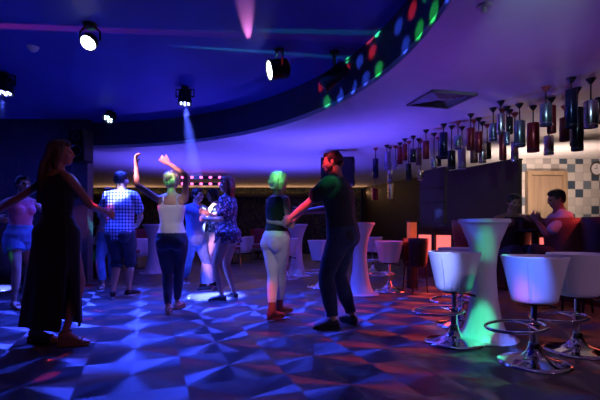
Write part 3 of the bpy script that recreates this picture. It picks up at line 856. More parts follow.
for i in order:
    x, yc, yt, yb, cn, w = pend[i]
    px = 360+x*.4; pyc = 70+yc*.4; Y = CY_(pyc); X = (px-300)/F*Y
    zt = 1-(70+yt*.4-HZ)/F*Y; zb = 1-(70+yb*.4-HZ)/F*Y; rr = w*.2/F*Y*1.02
    zt = min(zt, ZC-.07)
    cnt[cn] = cnt.get(cn, 0)+1; kk = cnt[cn]; half = tot[cn]
    word = 'leftmost' if kk == 1 else 'rightmost' if kk == half else place_word(kk-1, x)+' from left'
    long_ = 'long' if zt-zb > .42 else 'short' if zt-zb < .26 else 'midsize'
    r = empty('pendant_lamp', (X, Y, ZC), 0, f'{long_} {CN[cn]} cylinder pendant, {word} of the {CN[cn]} ones', 'pendant lamp', 'cylinder pendants over the bar')
    z0, z1 = zb-ZC, zt-ZC
    m = MB(); m.lathe([(rr*.9, z0+.02), (rr*.96, z0), (rr, z0+.004), (rr, z1-.01), (rr*.96, z1), (rr*.25, z1+.004), (0, z1+.004)], 28); m.build('shade', PM[cn], r, smooth=40)
    m = MB(); m.lathe([(rr*1.012, z0+.018), (rr*1.03, z0+.022), (rr*1.03, z0+.03), (rr*1.012, z0+.034)], 28); m.build('band', 'chrome' if cn in ('silver', 'teal', 'lilac') else 'blackm', r, smooth=40)
    m = MB(); m.lathe([(.0075, z1), (.0075, -.02)], 10); m.build('rod', 'blackm', r)
    m = MB(); m.lathe([(.012, -.055), (.02, -.045), (.042, -.012), (.048, 0), (0, 0)], 24); m.build('canopy', 'blackm' if i % 3 else 'chair_red', r, smooth=60)
    
# two far pendants near the side wall
for px, py0, py1, cn, lab in ((391, 184, 199, 'gold', 'tiny far gold pendant near the dark side wall'), (375, 188, 200, 'red', 'tiny far red pendant near the dark side wall')):
    Y = 10.2; p = P(px, py0, Y); z1 = p.z-ZC; z0 = P(px, py1, Y).z-ZC
    r = empty('pendant_lamp', (p.x, Y, ZC), 0, lab, 'pendant lamp', 'far pendants by the side wall')
    m = MB(); m.lathe([(.07, z0), (.075, z0+.004), (.075, z1), (.02, z1+.004), (0, z1+.004)], 20); m.build('shade', PM[cn], r)
    m = MB(); m.lathe([(.007, z1), (.007, 0)], 8); m.build('rod', 'blackm', r)

# ------------------------------------------------------------------ things on the ceilings
vt = empty('air_vent', (1.69, 5.17, ZC), R(14), 'square white air vent set in the purple ceiling', 'vent')
for x, y, w, h in ((-.28, 0, .03, .59), (.28, 0, .03, .59), (0, -.28, .59, .03), (0, .28, .59, .03)):
    m = MB(); m.box((x, y, -.012), (w, h, .024)); m.build('frame', 'ventd', vt, smooth=0)
for i, (dx, dy) in enumerate(((1, 0), (-1, 0), (0, 1), (0, -1))):
    m = MB()
    for k in range(4):
        d0 = .06+.055*k; t = Matrix.Rotation(math.atan2(dy, dx), 3, 'Z')
        for z in (0,):
            pts = [t @ Vector((d0, -d0, -.02)), t @ Vector((d0, d0, -.02)), t @ Vector((d0+.045, d0+.045, -.002)), t @ Vector((d0+.045, -d0-.045, -.002))]
            o_ = len(m.v); m.v += [tuple(p) for p in pts]+[tuple(p+Vector((0, 0, .003))) for p in pts]
            m.f += [(o_, o_+1, o_+2, o_+3), (o_+7, o_+6, o_+5, o_+4), (o_, o_+4, o_+5, o_+1), (o_+1, o_+5, o_+6, o_+2), (o_+2, o_+6, o_+7, o_+3), (o_+3, o_+7, o_+4, o_)]
    m.build('louvre', 'ventd', vt, smooth=0)
m = MB(); m.lathe([(.05, -.012), (.055, 0), (0, 0)], 24); m.lathe([(.012, -.05), (.02, -.045), (.02, -.012)], 12); m.lathe([(.025, -.058), (.025, -.052)], 16)
tag(m.build('sprinkler', 'steelw', loc=((484-300)/F*3.0, 3.0, ZC)), 'small fire sprinkler on the purple ceiling near the top', 'sprinkler')
def cz(px, py): Y = (ZU-1)*F/(HZ-py); return Vector(((px-300)/F*Y, Y, ZU))
sd = empty('smoke_detector', cz(33, 47), 0, 'small round smoke detector on the blue ceiling', 'smoke detector')
m = MB(); m.lathe([(.06, -.012), (.065, 0), (0, 0)], 24); m.build('base', 'steelw', sd)
m = MB(); m.lathe([(0, -.05), (.03, -.048), (.05, -.03), (.055, -.012), (0, -.012)], 24); m.build('sensor', 'steelw', sd)

# round bright globe spot
g = empty('ball_spotlight', cz(90, 24), 0, 'round ceiling spotlight with bright white dome on the blue ceiling', 'stage light')
m = MB(); m.lathe([(.06, -.04), (.07, 0), (0, 0)], 24); m.tube([(-.05, 0, -.03), (-.10, 0, -.08), (-.10, 0, -.17)], .010, 8); m.tube([(.05, 0, -.03), (.10, 0, -.08), (.10, 0, -.17)], .010, 8); m.build('bracket', 'blackm', g)
M = Matrix.Rotation(R(-35), 3, 'X') @ Matrix.Rotation(R(15), 3, 'Y')
m = MB(); m.ell((0, 0, -.17), (.080, .080, .072), M, 24, 14); m.build('housing', 'blackm', g, smooth=180)
m = MB(); m.ell(Vector((0, 0, -.17))+M @ Vector((0, 0, -.030)), (.074, .074, .060), M, 24, 14); m.build('lens', 'lens', g, smooth=180)

def can_light(name, p, aim, L, r, label, lens, leds=False, drop=.22):
    g = empty(name, p, 0, label, 'stage light')
    d = Vector(aim).normalized(); c = Vector((0, 0, -drop)); x = d.orthogonal().normalized(); y = d.cross(x)
    hz = Vector((d.y, -d.x, 0)); hz = hz.normalized() if hz.length > .01 else Vector((1, 0, 0))
    def ring(t, q): return [c+d*t+(x*math.cos(2*PI*k/28)+y*math.sin(2*PI*k/28))*q for k in range(28)]
    m = MB(); m.loft([ring(-L/2, r*.6), ring(-L/2+.02, r*.85), ring(-L*.1, r*.92), ring(L/2-.03, r), ring(L/2, r*1.06), ring(L/2+.004, r*.96), ring(L/2-.02, r*.93)]); m.build('housing', 'blackm', g, smooth=40)
    for k in range(3):
        f_ = MB(); f_.loft([ring(-L*.38+k*.03, r*.98), ring(-L*.38+k*.03+.008, r*.98)]); f_.build('cooling_fin', 'blackm', g)
    m = MB(); m.tube([hz*-(r+.03)+c, hz*-(r+.03)+Vector((0, 0, -.04)), Vector((0, 0, -.03)), hz*(r+.03)+Vector((0, 0, -.04)), hz*(r+.03)+c], .011, 8); m.lathe([(.05, -.03), (.055, 0), (0, 0)], 20)
    m.tube([c-hz*(r+.035), c+hz*(r+.035)], .012, 8); m.build('bracket', 'blackm', g)
    if leds:
        for k in range(7):
            a = 2*PI*k/6; q = 0 if k == 6 else r*.6
            e = MB(); e.ell(c+d*(L/2-.008)+(x*math.cos(a)+y*math.sin(a))*q, (r*.15,)*3, None, 12, 8); e.build('diode', lens, g, smooth=180)
    else:
        e = MB(); e.loft([ring(L/2-.016, r*.9), ring(L/2-.004, r*.86), ring(L/2+.004, r*.5), ring(L/2+.006, r*.1)]); e.build('lens', lens, g, smooth=180)
    return g
can_light('wash_light', cz(279, 50), (-.88, -.30, -.22), .24, .115, 'big black moving head light with bright oval lens near the ring edge', 'lens', drop=.22)
can_light('par_light', cz(185, 87), (0, -.08, -1), .22, .10, 'black hanging can light with blue diodes over the woman with raised arms', 'lens_blue', True, .14)
can_light('par_light', cz(4, 73), (0, -.08, -1), .22, .12, 'black hanging can light with blue diodes at the left edge', 'lens_blue', True, .16)
can_light('scanner_light', Vector((.40, 5.0, ZU)), (-.7, .1, -.5), .34, .10, 'dark unlit projector by the spotted ceiling edge', 'slab2', drop=.28)
can_light('par_light', cz(110, 111), (-.25, -.55, -.8), .14, .10, 'low black light with white diodes beside the loudspeaker', 'lens_cool', True, .10)

# loudspeaker on the pillar
sp = empty('loudspeaker', (-3.87, 7.60, 2.44), R(-8), 'black loudspeaker hung on the blue lit pillar', 'loudspeaker')
m = MB(); m.box((0, 0, 0), (.30, .28, .56)); m.build('cabinet', 'blackp', sp, smooth=0, bevel=.02)
m = MB(); m.box((0, -.145, 0), (.26, .012, .52)); m.build('grille', 'blackm', sp, smooth=0, bevel=.004)
for z, r in ((-.1, .10), (.15, .06)):
    m = MB(); pts = [(r*math.cos(2*PI*k/24), -.153, z+r*math.sin(2*PI*k/24)) for k in range(24)]; m.tube(pts, .008, 6, closed=True); m.build('driver_ring', 'column', sp)
m = MB(); m.box((0, .15, .0), (.06, .06, .2)); m.build('bracket', 'blackm', sp, smooth=0)
# dark flat screen behind the man
tv = empty('wall_screen', P(338, 172, 8.6), R(-10), 'dark hanging loudspeaker box behind the head of the man in the dark t-shirt', 'screen')
m = MB(); m.box((0, 0, 0), (.66, .34, .56)); m.build('cabinet', 'blackp', tv, smooth=0, bevel=.02)
m = MB(); m.box((0, -.178, 0), (.60, .02, .50)); m.build('screen', 'blackm', tv, smooth=0, bevel=.004)
m = MB(); m.tube([(0, 0, .27), (0, 0, ZC-tv.location.z)], .02, 8); m.build('bracket', 'blackm', tv)

# pink LED bars
for k, py in enumerate((177.5, 184)):
    pa = P(183, py, 12+k*.15); pb = P(220, py, 12+k*.15); c = (pa+pb)/2
    g = empty('light_bar', c, 0, ('upper' if k == 0 else 'lower')+' of two bars of pink diodes under the far ceiling', 'light bar')
    m = MB(); m.box((0, 0, 0), ((pb-pa).length+.2, .08, .07)); m.build('rail', 'blackm', g, smooth=0, bevel=.01)
    for i in range(5):
        e = MB(); e.ell((((i-2)/4)*(pb-pa).length, -.045, 0), (.045, .03, .035), None, 14, 8); e.build('diode', 'lens_pink', g, smooth=180)
    for sx in (-1, 1):
        m = MB(); m.tube([(sx*(.5+.06*k), 0, .03), (sx*(.5+.06*k), 0, ZC-c.z)], .010, 6); m.build('hanger', 'blackm', g)

# clock
ck = empty('wall_clock', (6.63, 9.63, 2.32), math.atan2(.2, 3.58), 'round wall clock high on the tiled wall at the right edge', 'clock')
def disc(r, y0, y1, n=32): 
    m = MB(); m.loft([[(r*math.cos(2*PI*k/n), y0, r*math.sin(2*PI*k/n)) for k in range(n)], [(r*math.cos(2*PI*k/n), y1, r*math.sin(2*PI*k/n)) for k in range(n)]]); return m
m = MB(); m.tube([(.14*math.cos(2*PI*k/32), -.02, .14*math.sin(2*PI*k/32)) for k in range(32)], .015, 8, closed=True); m.build('rim', 'slab2', ck)
disc(.135, -.005, -.022).build('dial', 'white', ck)
m = MB(); m.box((.0, -.026, .05), (.008, .004, .1)); m.build('minute_hand', 'blackp', ck, smooth=0)
m = MB(); m.box((-.03, -.026, .01), (.06, .004, .010)); m.build('hour_hand', 'blackp', ck, smooth=0)

# ------------------------------------------------------------------ far tables and chairs on the left
def far_chair():
    r = empty('dining_chair', (0, 0, 0))
    m = MB(); m.box((0, 0, .46), (.42, .42, .06)); m.build('seat', 'chair_red', r, smooth=0, bevel=.02)
    m = MB(); m.box((0, -.20, .76), (.40, .05, .44), Matrix.Rotation(R(8), 3, 'X')); m.build('backrest', 'chair_red', r, smooth=0, bevel=.02)
    for x in (-1, 1):
        for y in (-1, 1):
            m = MB(); m.tube([(x*.18, y*.18, .44), (x*.21, y*.22, 0)], .012, 8); m.build('leg', 'chrome', r)
    return r
ft_ = [(232, 263, 'white clothed round table seen right of the woman with auburn hair'), (136, 268, 'white clothed round table behind the man in the plaid shirt'),
       (258, 259, 'white clothed round table far behind the woman in white trousers'), (182, 260, 'white clothed round table far behind the woman with raised arms')]
fc = far_chair(); first = True
who = ['right of the auburn haired woman', 'behind the man in plaid', 'behind the woman in white trousers', 'behind the woman with raised arms']
for ti, (px, py, lab) in enumerate(ft_):
    p = ground(px, py)
    t = empty('round_table', p, 0, lab, 'table', 'clothed round tables at the back')
    m = MB(); m.lathe([(.03, 0.02), (.03, .70)], 12); m.lathe([(.25, 0), (.25, .02), (.05, .03)], 24); m.build('pedestal', 'blackm', t)
    m = MB(); m.lathe([(.44, .70), (.45, .72), (.0, .725)], 32); m.build('tabletop', 'counter', t)
    mb = MB(); rings = []
    for z, q, am in ((.30, .50, .04), (.45, .485, .03), (.62, .47, .012), (.72, .462, .002), (.735, .45, 0), (.737, .1, 0)):
        rings.append([((q+am*math.sin(9*a))*math.cos(a), (q+am*math.sin(9*a))*math.sin(a), z) for a in [2*PI*k/72 for k in range(72)]])
    mb.loft(rings, cap=False); o = mb.build('tablecloth', 'cloth_w', loc=p, smooth=180); so = o.modifiers.new('thickness', 'SOLIDIFY'); so.thickness = .004
    tag(o, 'white cloth on the '+lab.replace('white clothed ', ''), 'tablecloth', 'white tablecloths at the back')
    for j, a in enumerate((R(-160), R(-80), R(10), R(100))):
        q = p+Vector((math.cos(a), math.sin(a), 0))*.78; rz = a+PI/2
        if q.y > 15.9: continue
        l = 'dull red chair '+['left of', 'in front of', 'right of', 'behind'][j]+' the clothed table '+who[ti]
        if first: fc.location = q; fc.rotation_euler = (0, 0, rz); tag(fc, l, 'chair', 'dull red chairs at the back'); first = False
        else: copy_tree(fc, q, rz, l)

# black equipment desk behind the dancers on the left
dk = empty('equipment_desk', P(96, 228, 8.7)*1, 0, 'black equipment desk behind the man in the plaid shirt', 'desk')
dk.location.z = 0
m = MB(); m.box((0, 0, .5), (.42, .5, 1.0)); m.build('body', 'blackp', dk, smooth=0, bevel=.01)
m = MB(); m.box((0, 0, 1.03), (.56, .6, .05)); m.build('worktop', 'column', dk, smooth=0, bevel=.008)
m = MB(); m.box((0, -.26, .5), (.34, .02, .8)); m.build('front_panel', 'blackm', dk, smooth=0)
# ------------------------------------------------------------------ dancers
def ft(px, py, H, lift=.02):
    g = ground(px, py); g.z = .040*H+lift; return g
# woman in the long black dress
H = 1.70; o = ground(57, 347); o.z = 0
A = Fig('woman in long black sleeveless dress with long brown hair, arms spread', o, R(-28), H, 'f', 'skin_b', lift=.055, lean=1, headyaw=-42, headpitch=3,
    lh=P(-6, 214, 3.75), rh=P(108, 213, 3.95), lhint=(-.2, -1, -.6), rhint=(.6, -.6, -.6), lf=ft(36, 343, H, .065), rf=ft(66, 346, H, .065), footyaw=(-50, -48), curl=15)
A.drop = .045
A.body(); A.top('dress_bodice', 'black_cl', .0, .90, 0, .010, straps=True, wr=.003); A.skirt('dress_skirt', 'black_cl', .3, .17, .30, .20, .018, slit=(R(-8), R(40)), folds=8, amp=.02)
A.hair('hair_brown', 'long', .46, side=-.62, wide=1.5); A.shoes('shoe_tan', 'sandal')
# girl in denim shorts
H = 1.66; o = ground(20, 306)
B = Fig('woman in denim shorts and a top with pink light painted in, behind the one in black', o, R(-115), H, 'f', 'skin', lift=.02, headyaw=-8, lean=4,
    lh=P(44, 205, 5.5), rh=P(-2, 218, 5.15), lf=ft(24, 305, H), rf=ft(14, 309, H), footyaw=(10, -10))
B.body(); B.top('crop_top', 'pinklit_cl', .28, .93, 0, .010, straps=True); B.trousers('denim_shorts', 'jeans_l', .3, .42, .016, flare=.012); B.hair('hair_dark', 'bun'); B.shoes('shoe_tan', 'sandal')
m = MB(); k = B.H
m.tube([B.Hc+B.HM @ Vector((.049*k*math.cos(a), -.004*k, .016*k+.052*k*math.sin(a))) for a in [PI*j/14 for j in range(15)]], .007, 8); m.build('headband', 'white_cl', B.root)
# man in plaid
H = 1.80; o = ground(120, 298)
Cm = Fig('man in blue and white plaid shirt and dark knee shorts seen from behind', o, R(-6), H, 'm', 'skin', lift=.02, headyaw=-14, leanx=1,
    lh=o+Vector((-.16, .34, 1.10)), rh=o+Vector((.14, .34, 1.08)), lhint=(-.9, -.5, -.8), rhint=(.9, -.5, -.8), lf=ft(113, 298, H), rf=ft(129, 296, H), footyaw=(30, -22))
Cm.body(); Cm.top('plaid_shirt', 'plaid', -.22, .96, .62, .020, flare=.012, sflare=.018, wr=.009); Cm.trousers('knee_shorts', 'navy', .1, 1.12, .022, flare=.012, wr=.012); Cm.hair('hair_dark'); Cm.shoes('shoe_d')
# somebody behind him
H = 1.66; o = ground(109, 288)
C2 = Fig('person in pale blue clothes mostly hidden behind the man in plaid', o, R(160), H, 'f', 'skin', lift=.02, lh=o+Vector((.1, -.2, 1.0)), rf=ft(103, 289, H), lf=ft(113, 286, H), footyaw=(30, 35))
C2.body(); C2.top('shirt', 'pale_cl', -.15, .95, .5, .016); C2.trousers('trousers', 'jeans_l', .1, 1.85, .016, flare=.014); C2.hair('hair_dark'); C2.shoes('shoe_tan', 'sandal')
# woman with raised arms
H = 1.66; o = ground(172, 313)
D = Fig('woman in white tank top and dark jeans with both arms raised', o, R(3), H, 'f', 'skin', lift=.012, headyaw=-10, headpitch=6, lean=-3,
    lh=P(136, 164, 5.0), rh=P(168, 163, 4.95), lhint=(-1, -.2, -.6), rhint=(1, -.1, -.2), lf=ft(168, 314, H, .012), rf=ft(177, 309, H, .012), footyaw=(10, -12), curl=38, hips=.0)
D.body(); D.top('tank_top', 'white_cl', .12, .74, 0, .013, straps=True, wr=.004); D.trousers('jeans', 'jeans', .20, 1.9, .010, wr=.005); D.hair('hair_blonde', 'bun', vol=.004); D.shoes('shoe_tan', 'sandal')
# man in blue behind her
H = 1.66; o = ground(195, 292)
E_ = Fig('man in blue t-shirt and light jeans dancing with legs apart', o, R(-125), H, 'm', 'skin', lift=.01, lean=4, headyaw=10, build=.94,
    rh=P(212, 206, 6.75), rhint=(.2, .3, -1), lh=P(206, 218, 7.1), lf=ft(203, 289, H), rf=ft(184, 288, H), footyaw=(20, -20), pelvis=(0, 0, .505*H))
E_.body(); E_.top('t_shirt', 'blue_cl', -.12, .96, .5, .016, wr=.008); E_.trousers('jeans', 'jeans_l', .1, 1.9, .018, flare=.01, wr=.012); E_.hair('hair_dark'); E_.shoes('shoe_redlit')
# woman in floral blue
H = 1.63; o = ground(214, 289)
F_ = Fig('woman in blue floral jumpsuit with wide legs behind the auburn haired one', o, R(95), H, 'f', 'skin', lift=.02, headyaw=5, headpitch=-6,
    lh=P(204, 214, 6.7), rh=P(203, 212, 7.1), lf=ft(208, 291, H), rf=ft(217, 287, H))
F_.body(); F_.top('floral_blouse', 'floral_b', -.10, .95, .6, .014); F_.trousers('wide_trousers', 'pale_cl', .1, 1.9, .018, flare=.045, wr=.012); F_.hair('hair_dark', 'long', .25); F_.shoes('shoe_d')
# auburn haired woman
H = 1.70; o = ground(228, 301)
Gw = Fig('woman with auburn hair in short dark floral dress facing left', o, R(72), H, 'f', 'skin', lift=.02, headyaw=12, headpitch=-4,
    lh=P(206, 219, 5.75), rh=P(209, 214, 6.0), lhint=(-.5, -.6, -1), rhint=(.5, -.6, -1), lf=ft(222, 302, H), rf=ft(234, 299, H), footyaw=(12, -16))
Gw.body(); Gw.top('dress_bodice', 'floral_d', .1, .95, .7, .013); Gw.skirt('dress_skirt', 'floral_d', .34, .80, .215, .19, .016, folds=8, amp=.018); Gw.hair('hair_red', 'long', .24, vol=.003); Gw.shoes('shoe_d')
# couple: woman in white trousers
H = 1.60; o = ground(276, 318)
Hw = Fig('woman in black top and white trousers holding her dance partner by the hands', o, R(-48), H, 'f', 'skin', lift=.035, headyaw=-8, lean=3,
    lh=P(284, 224, 4.6), rh=P(302, 212, 4.75), lhint=(-.8, -.5, -1), rhint=(.3, -.3, -1), lf=ft(272, 321, H, .03), rf=ft(279, 315, H, .03), footyaw=(0, -8))
Hw.body(); Hw.top('black_top', 'black_cl', .18, .93, 0, .014, straps=True, wr=.004); Hw.trousers('white_trousers', 'white_cl', .26, 1.78, .010, wr=.004); Hw.hair('hair_blonde', 'bob', .13, vol=.006); Hw.shoes('shoe_redlit', 'boot', 'shoe_redlit')
# couple: man
H = 1.79; o = ground(343, 326)
Im = Fig('bearded man in dark t-shirt and dark jeans leaning to his dance partner', o, R(66), H, 'm', 'skin', lift=.02, headyaw=14, headpitch=-8, lean=8, build=1.06,
    lh=P(288, 220, 4.5), rh=P(303, 212, 4.78), lhint=(-.4, -.4, -1), rhint=(.3, -.5, -1), lf=ft(333, 329, H), rf=ft(352, 324, H), footyaw=(28, -35))
Im.body(); Im.top('t_shirt', 'dark_tee', -.16, .97, .6, .018, sflare=.014, wr=.009); Im.trousers('jeans', 'jeans', .1, 1.92, .018, wr=.012); Im.hair('hair_dark', vol=-.004); Im.beard('hair_dark'); Im.shoes('shoe_d', sole='shoe_d')
# seated men
H = 1.72; o = at(509, 5.85)
J = Fig('seated man in a sleeveless top facing the viewer with an arm on the high table', o, R(178), H, 'm', 'skin_b', lean=8, headyaw=4, headpitch=-10,
    pelvis=(0, .02, .65), lh=P(535, 222, 5.5), rh=P(503, 226, 5.5), lhint=(-1, -.3, -.6), lf=o+Matrix.Rotation(R(178), 3, 'Z') @ Vector((-.13, .42, .30)), rf=o+Matrix.Rotation(R(178), 3, 'Z') @ Vector((.13, .42, .30)), lknee=(0, 1, 1), rknee=(0, 1, 1))
J.body(); J.top('vest', 'dark_tee', -.1, .93, 0, .014, straps=True); J.trousers('jeans', 'jeans', .1, 1.9, .016); J.hair('hair_dark'); J.shoes('shoe_d')
H = 1.74; o = at(566, 5.28)
K = Fig('seated man in white shirt on the red brown tub chair leaning to the left', o, R(80), H, 'm', 'skin_b', lean=10, headyaw=8, headpitch=-14,
    pelvis=(0, -.02, .66), lh=P(536, 220, 5.35), rh=P(540, 219, 5.6), lhint=(-.8, -.3, -.8), lf=o+Matrix.Rotation(R(80), 3, 'Z') @ Vector((-.12, .44, .32)), rf=o+Matrix.Rotation(R(80), 3, 'Z') @ Vector((.12, .42, .30)), lknee=(0, 1, 1), rknee=(0, 1, 1))
K.body(); K.top('shirt', 'white_cl', -.1, .96, .7, .016, sflare=.012); K.trousers('jeans', 'jeans', .1, 1.9, .016); K.hair('hair_dark'); K.shoes('shoe_d')

# ------------------------------------------------------------------ lights
def spot(name, loc, tgt, col, power, size, blend=.4, rad=.04):
    d = bpy.data.lights.new(name, 'SPOT'); d.color = col; d.energy = power; d.spot_size = R(size); d.spot_blend = blend; d.shadow_soft_size = rad
    o = bpy.data.objects.new(name, d); C.objects.link(o); o.location = loc
    o.rotation_euler = (Vector(tgt)-Vector(loc)).to_track_quat('-Z', 'Y').to_euler(); return o
def point(name, loc, col, power, rad=.1):
    d = bpy.data.lights.new(name, 'POINT'); d.color = col; d.energy = power; d.shadow_soft_size = rad
    o = bpy.data.objects.new(name, d); C.objects.link(o); o.location = loc; return o
def area(name, loc, tgt, col, power, sx, sy):
    d = bpy.data.lights.new(name, 'AREA'); d.shape = 'RECTANGLE'; d.size = sx; d.size_y = sy; d.color = col; d.energy = power
    o = bpy.data.objects.new(name, d); C.objects.link(o); o.location = loc
    o.rotation_euler = (Vector(tgt)-Vector(loc)).to_track_quat('-Z', 'Y').to_euler(); return o
BLUE = (.03, .06, 1.)
def wj(f, p): return f.o+Matrix.Rotation(f.root.rotation_euler.z, 3, 'Z') @ Vector(p)
# blue cans
spot('blue_spot', cz(185, 87)+Vector((0, -.02, -.28)), ground(216, 296), (.08, .12, 1.), 42000, 18.5, .9)
spot('blue_spot', cz(4, 73)+Vector((0, -.02, -.30)), ground(-12, 289), (.09, .13, 1.), 30000, 16, .7)
spot('blue_spot', cz(110, 111)+Vector((0, -.1, -.22)), ground(95, 300), BLUE, 300, 60, .6)
# blue wash over the dance floor, unseen fill added for ceiling and stage wall
spot('blue_wash', (-2.4, 6.0, 2.95), (-1.9, 5.4, 0), BLUE, 2600, 100, .9, .5)
spot('blue_wash', (-.4, 5.6, 2.95), (-.4, 5.2, 0), BLUE, 800, 90, .9, .5)
spot('blue_wash', (-4.8, 5.2, 2.95), (-3.6, 4.6, 0), BLUE, 240, 90, .9, .5)
spot('blue_fill', (-3.6, 3.2, 1.9), (-3.4, 3.3, 3.05), (.005, .02, 1.), 14, 140, 1., .1)
spot('blue_fill', (-5.2, 6.8, 2.0), (-5.2, 8.05, 1.9), (.02, .04, 1.), 26, 120, 1., .1)
# blue and violet fill added on the ring ceiling in place of floor bounce
spot('violet_fill', (-3.0, 10.2, .5), (-2.8, 10.0, 2.55), (.10, .07, 1.), 330, 140, 1., .1)
spot('violet_fill', (-.2, 10.4, .5), (-.2, 10.0, 2.55), (.10, .07, 1.), 330, 140, 1., .1)
spot('violet_fill', (.5, 7.6, .5), (.5, 7.0, 2.55), (.10, .07, 1.), 330, 130, 1., .1)
spot('violet_fill', (1.5, 3.9, 1.25), (1.6, 3.6, 2.55), (.30, .06, 1.), 14, 125, 1., .1)
spot('rose_fill', (3.2, 2.6, 1.2), (3.0, 3.0, 2.55), (.8, .12, .6), 3.5, 130, 1., .1)  # unseen spot added in place of pink light from the bar
# warm light behind the bar and along the far wall
spot('warm_lamp', (5.0, 7.9, 1.3), (5.4, 9.2, 2.5), (1., .72, .60), 165, 130, .9, .2)
spot('warm_lamp', (4.3, 7.2, 1.5), (4.0, 6.4, 2.55), (1., .70, .55), 38, 130, .9, .2)
spot('warm_lamp', (4.1, 8.5, 1.5), (4.2, 8.8, 2.55), (1., .74, .64), 75, 120, .9, .2)
for x in (-6.5, -3.8, -1.2, 1.4):
    area('cove_lamp', (x, 16.25, 2.33), (x, 14.9, 2.6), (1., .5, .24), 6, 2.4, .06)
# red from the bar, red fill added over the tub chairs
area('red_bar_glow', (2.45, 7.0, .62), (1.4, 6.5, -.1), (1., .06, .05), 14, .3, 3.0).data.spread = R(110)
spot('red_fill', (3.6, 4.2, 2.45), (3.4, 5.2, .5), (1., .08, .08), 80, 40, .8)
# spots on people and furniture
spot('white_spot', cz(279, 50)+Vector((-.14, -.06, -.25)), wj(Cm, Cm.S[-1]*.75+Cm.S[1]*.25+Vector((0, -.08, -.03))), (.55, .62, 1.), 5000, 5.5, .6)
spot('white_spot', (-.3, 6.0, 2.9), wj(E_, E_.E[1]*.45+E_.W[1]*.55), (.75, .8, 1.), 12000, 5, .5)
spot('green_spot', (-1.3, 3.6, 2.95), wj(D, D.Hc+Vector((.0, -.05, -.05))), (.15, 1., .42), 260, 5, .6)
spot('pink_spot', (-2.6, 3.2, 2.95), wj(D, D.W[-1]), (1., .42, .65), 1800, 10, .6)
spot('pink_spot', (-2.2, 3.2, 2.95), wj(D, D.W[1]), (1., .38, .6), 900, 8, .6)
spot('green_spot', (-.5, 3.2, 2.95), wj(Hw, Hw.Hc+Vector((-.02, -.03, .0))), (.15, 1., .42), 420, 6, .4)
spot('green_spot', (-.7, 3.0, 2.95), wj(Hw, Hw.E[-1]*.5+Hw.W[-1]*.5), (.05, 1., .35), 60, 7, .5)
spot('green_spot', (.1, 2.9, 2.95), wj(Im, Im.S[-1]+Vector((0, 0, .02))), (.05, 1., .35), 170, 6, .5)
spot('red_spot', (-.9, 3.0, 2.95), wj(Im, Im.E[-1]*.6+Im.W[-1]*.4), (1., .06, .14), 700, 9, .5)
spot('red_spot', (-1.1, 3.6, 2.9), wj(Im, Im.Hc), (1., .06, .10), 420, 6, .5)
spot('red_spot', (-1.0, 3.4, 2.9), P(275, 312, 4.7), (1., .06, .10), 300, 5, .5)
spot('green_spot', (1.3, 2.4, 2.5), P(481, 322, 3.74), (.05, 1., .5), 420, 7, .5)
spot('green_spot', (.9, 2.2, 2.5), P(486, 240, 3.75), (.05, 1., .5), 150, 4.5, .5)
spot('blue_spot', (.2, 2.0, 2.6), P(437, 268, 3.75), (.22, .29, 1.), 1200, 9, .5)
spot('blue_spot', (.3, 1.2, 2.9), P(522, 280, 3.1), (.08, .16, 1.), 1300, 7, .35)
spot('pink_spot', (-.5, 2.2, 2.6), P(506, 280, 3.0), (1., .12, .35), 260, 5, .5)
spot('violet_spot', (3.3, 1.2, 2.5), P(520, 275, 3.4), (.75, .42, .85), 66, 60, .8)
spot('pink_spot', (-1.6, 4.8, 2.9), P(82, 225, 7.9), (1., .2, .5), 160, 9, .6)
spot('rose_spot', (.4, 1.0, 2.9), (-2.0, 3.5, .8), (1., .30, .28), 26, 36, .8)
spot('pink_spot', (-2.0, 3.2, 2.9), P(30, 208, 5.4), (1., .2, .5), 25, 6, .6)

spot('cyan_spot', (-3.0, 6.4, 2.9), ground(90, 277), (.1, .9, 1.), 900, 4, .6)
spot('lilac_fill', (-.6, 1.6, 2.95), P(275, 262, 4.7), (.8, .72, 1.), 110, 15, .6)  # fill added to brighten the white trousers
spot('lilac_fill', (-1.3, 2.4, 2.95), P(176, 214, 5.0), (.85, .72, 1.), 130, 10, .6)  # fill added to brighten the white tank top
spot('red_spot', (-1.6, 4.2, 2.9), P(36, 154, 8.0), (1., .06, .10), 60, 2.2, .6)
spot('blue_spot', (-1.7, 4.2, 2.9), P(11, 160, 8.0), (.06, .12, 1.), 160, 2.4, .6)
spot('blue_spot', (-1.2, 4.2, 2.9), P(437, 212, 8.5), (.06, .12, 1.), 3500, 2.0, .6)
spot('pearl_spot', (1.15, 1.6, 2.42), P(505, 122, 5.3), (.5, .8, 1.), 110, 34, .8, .02)

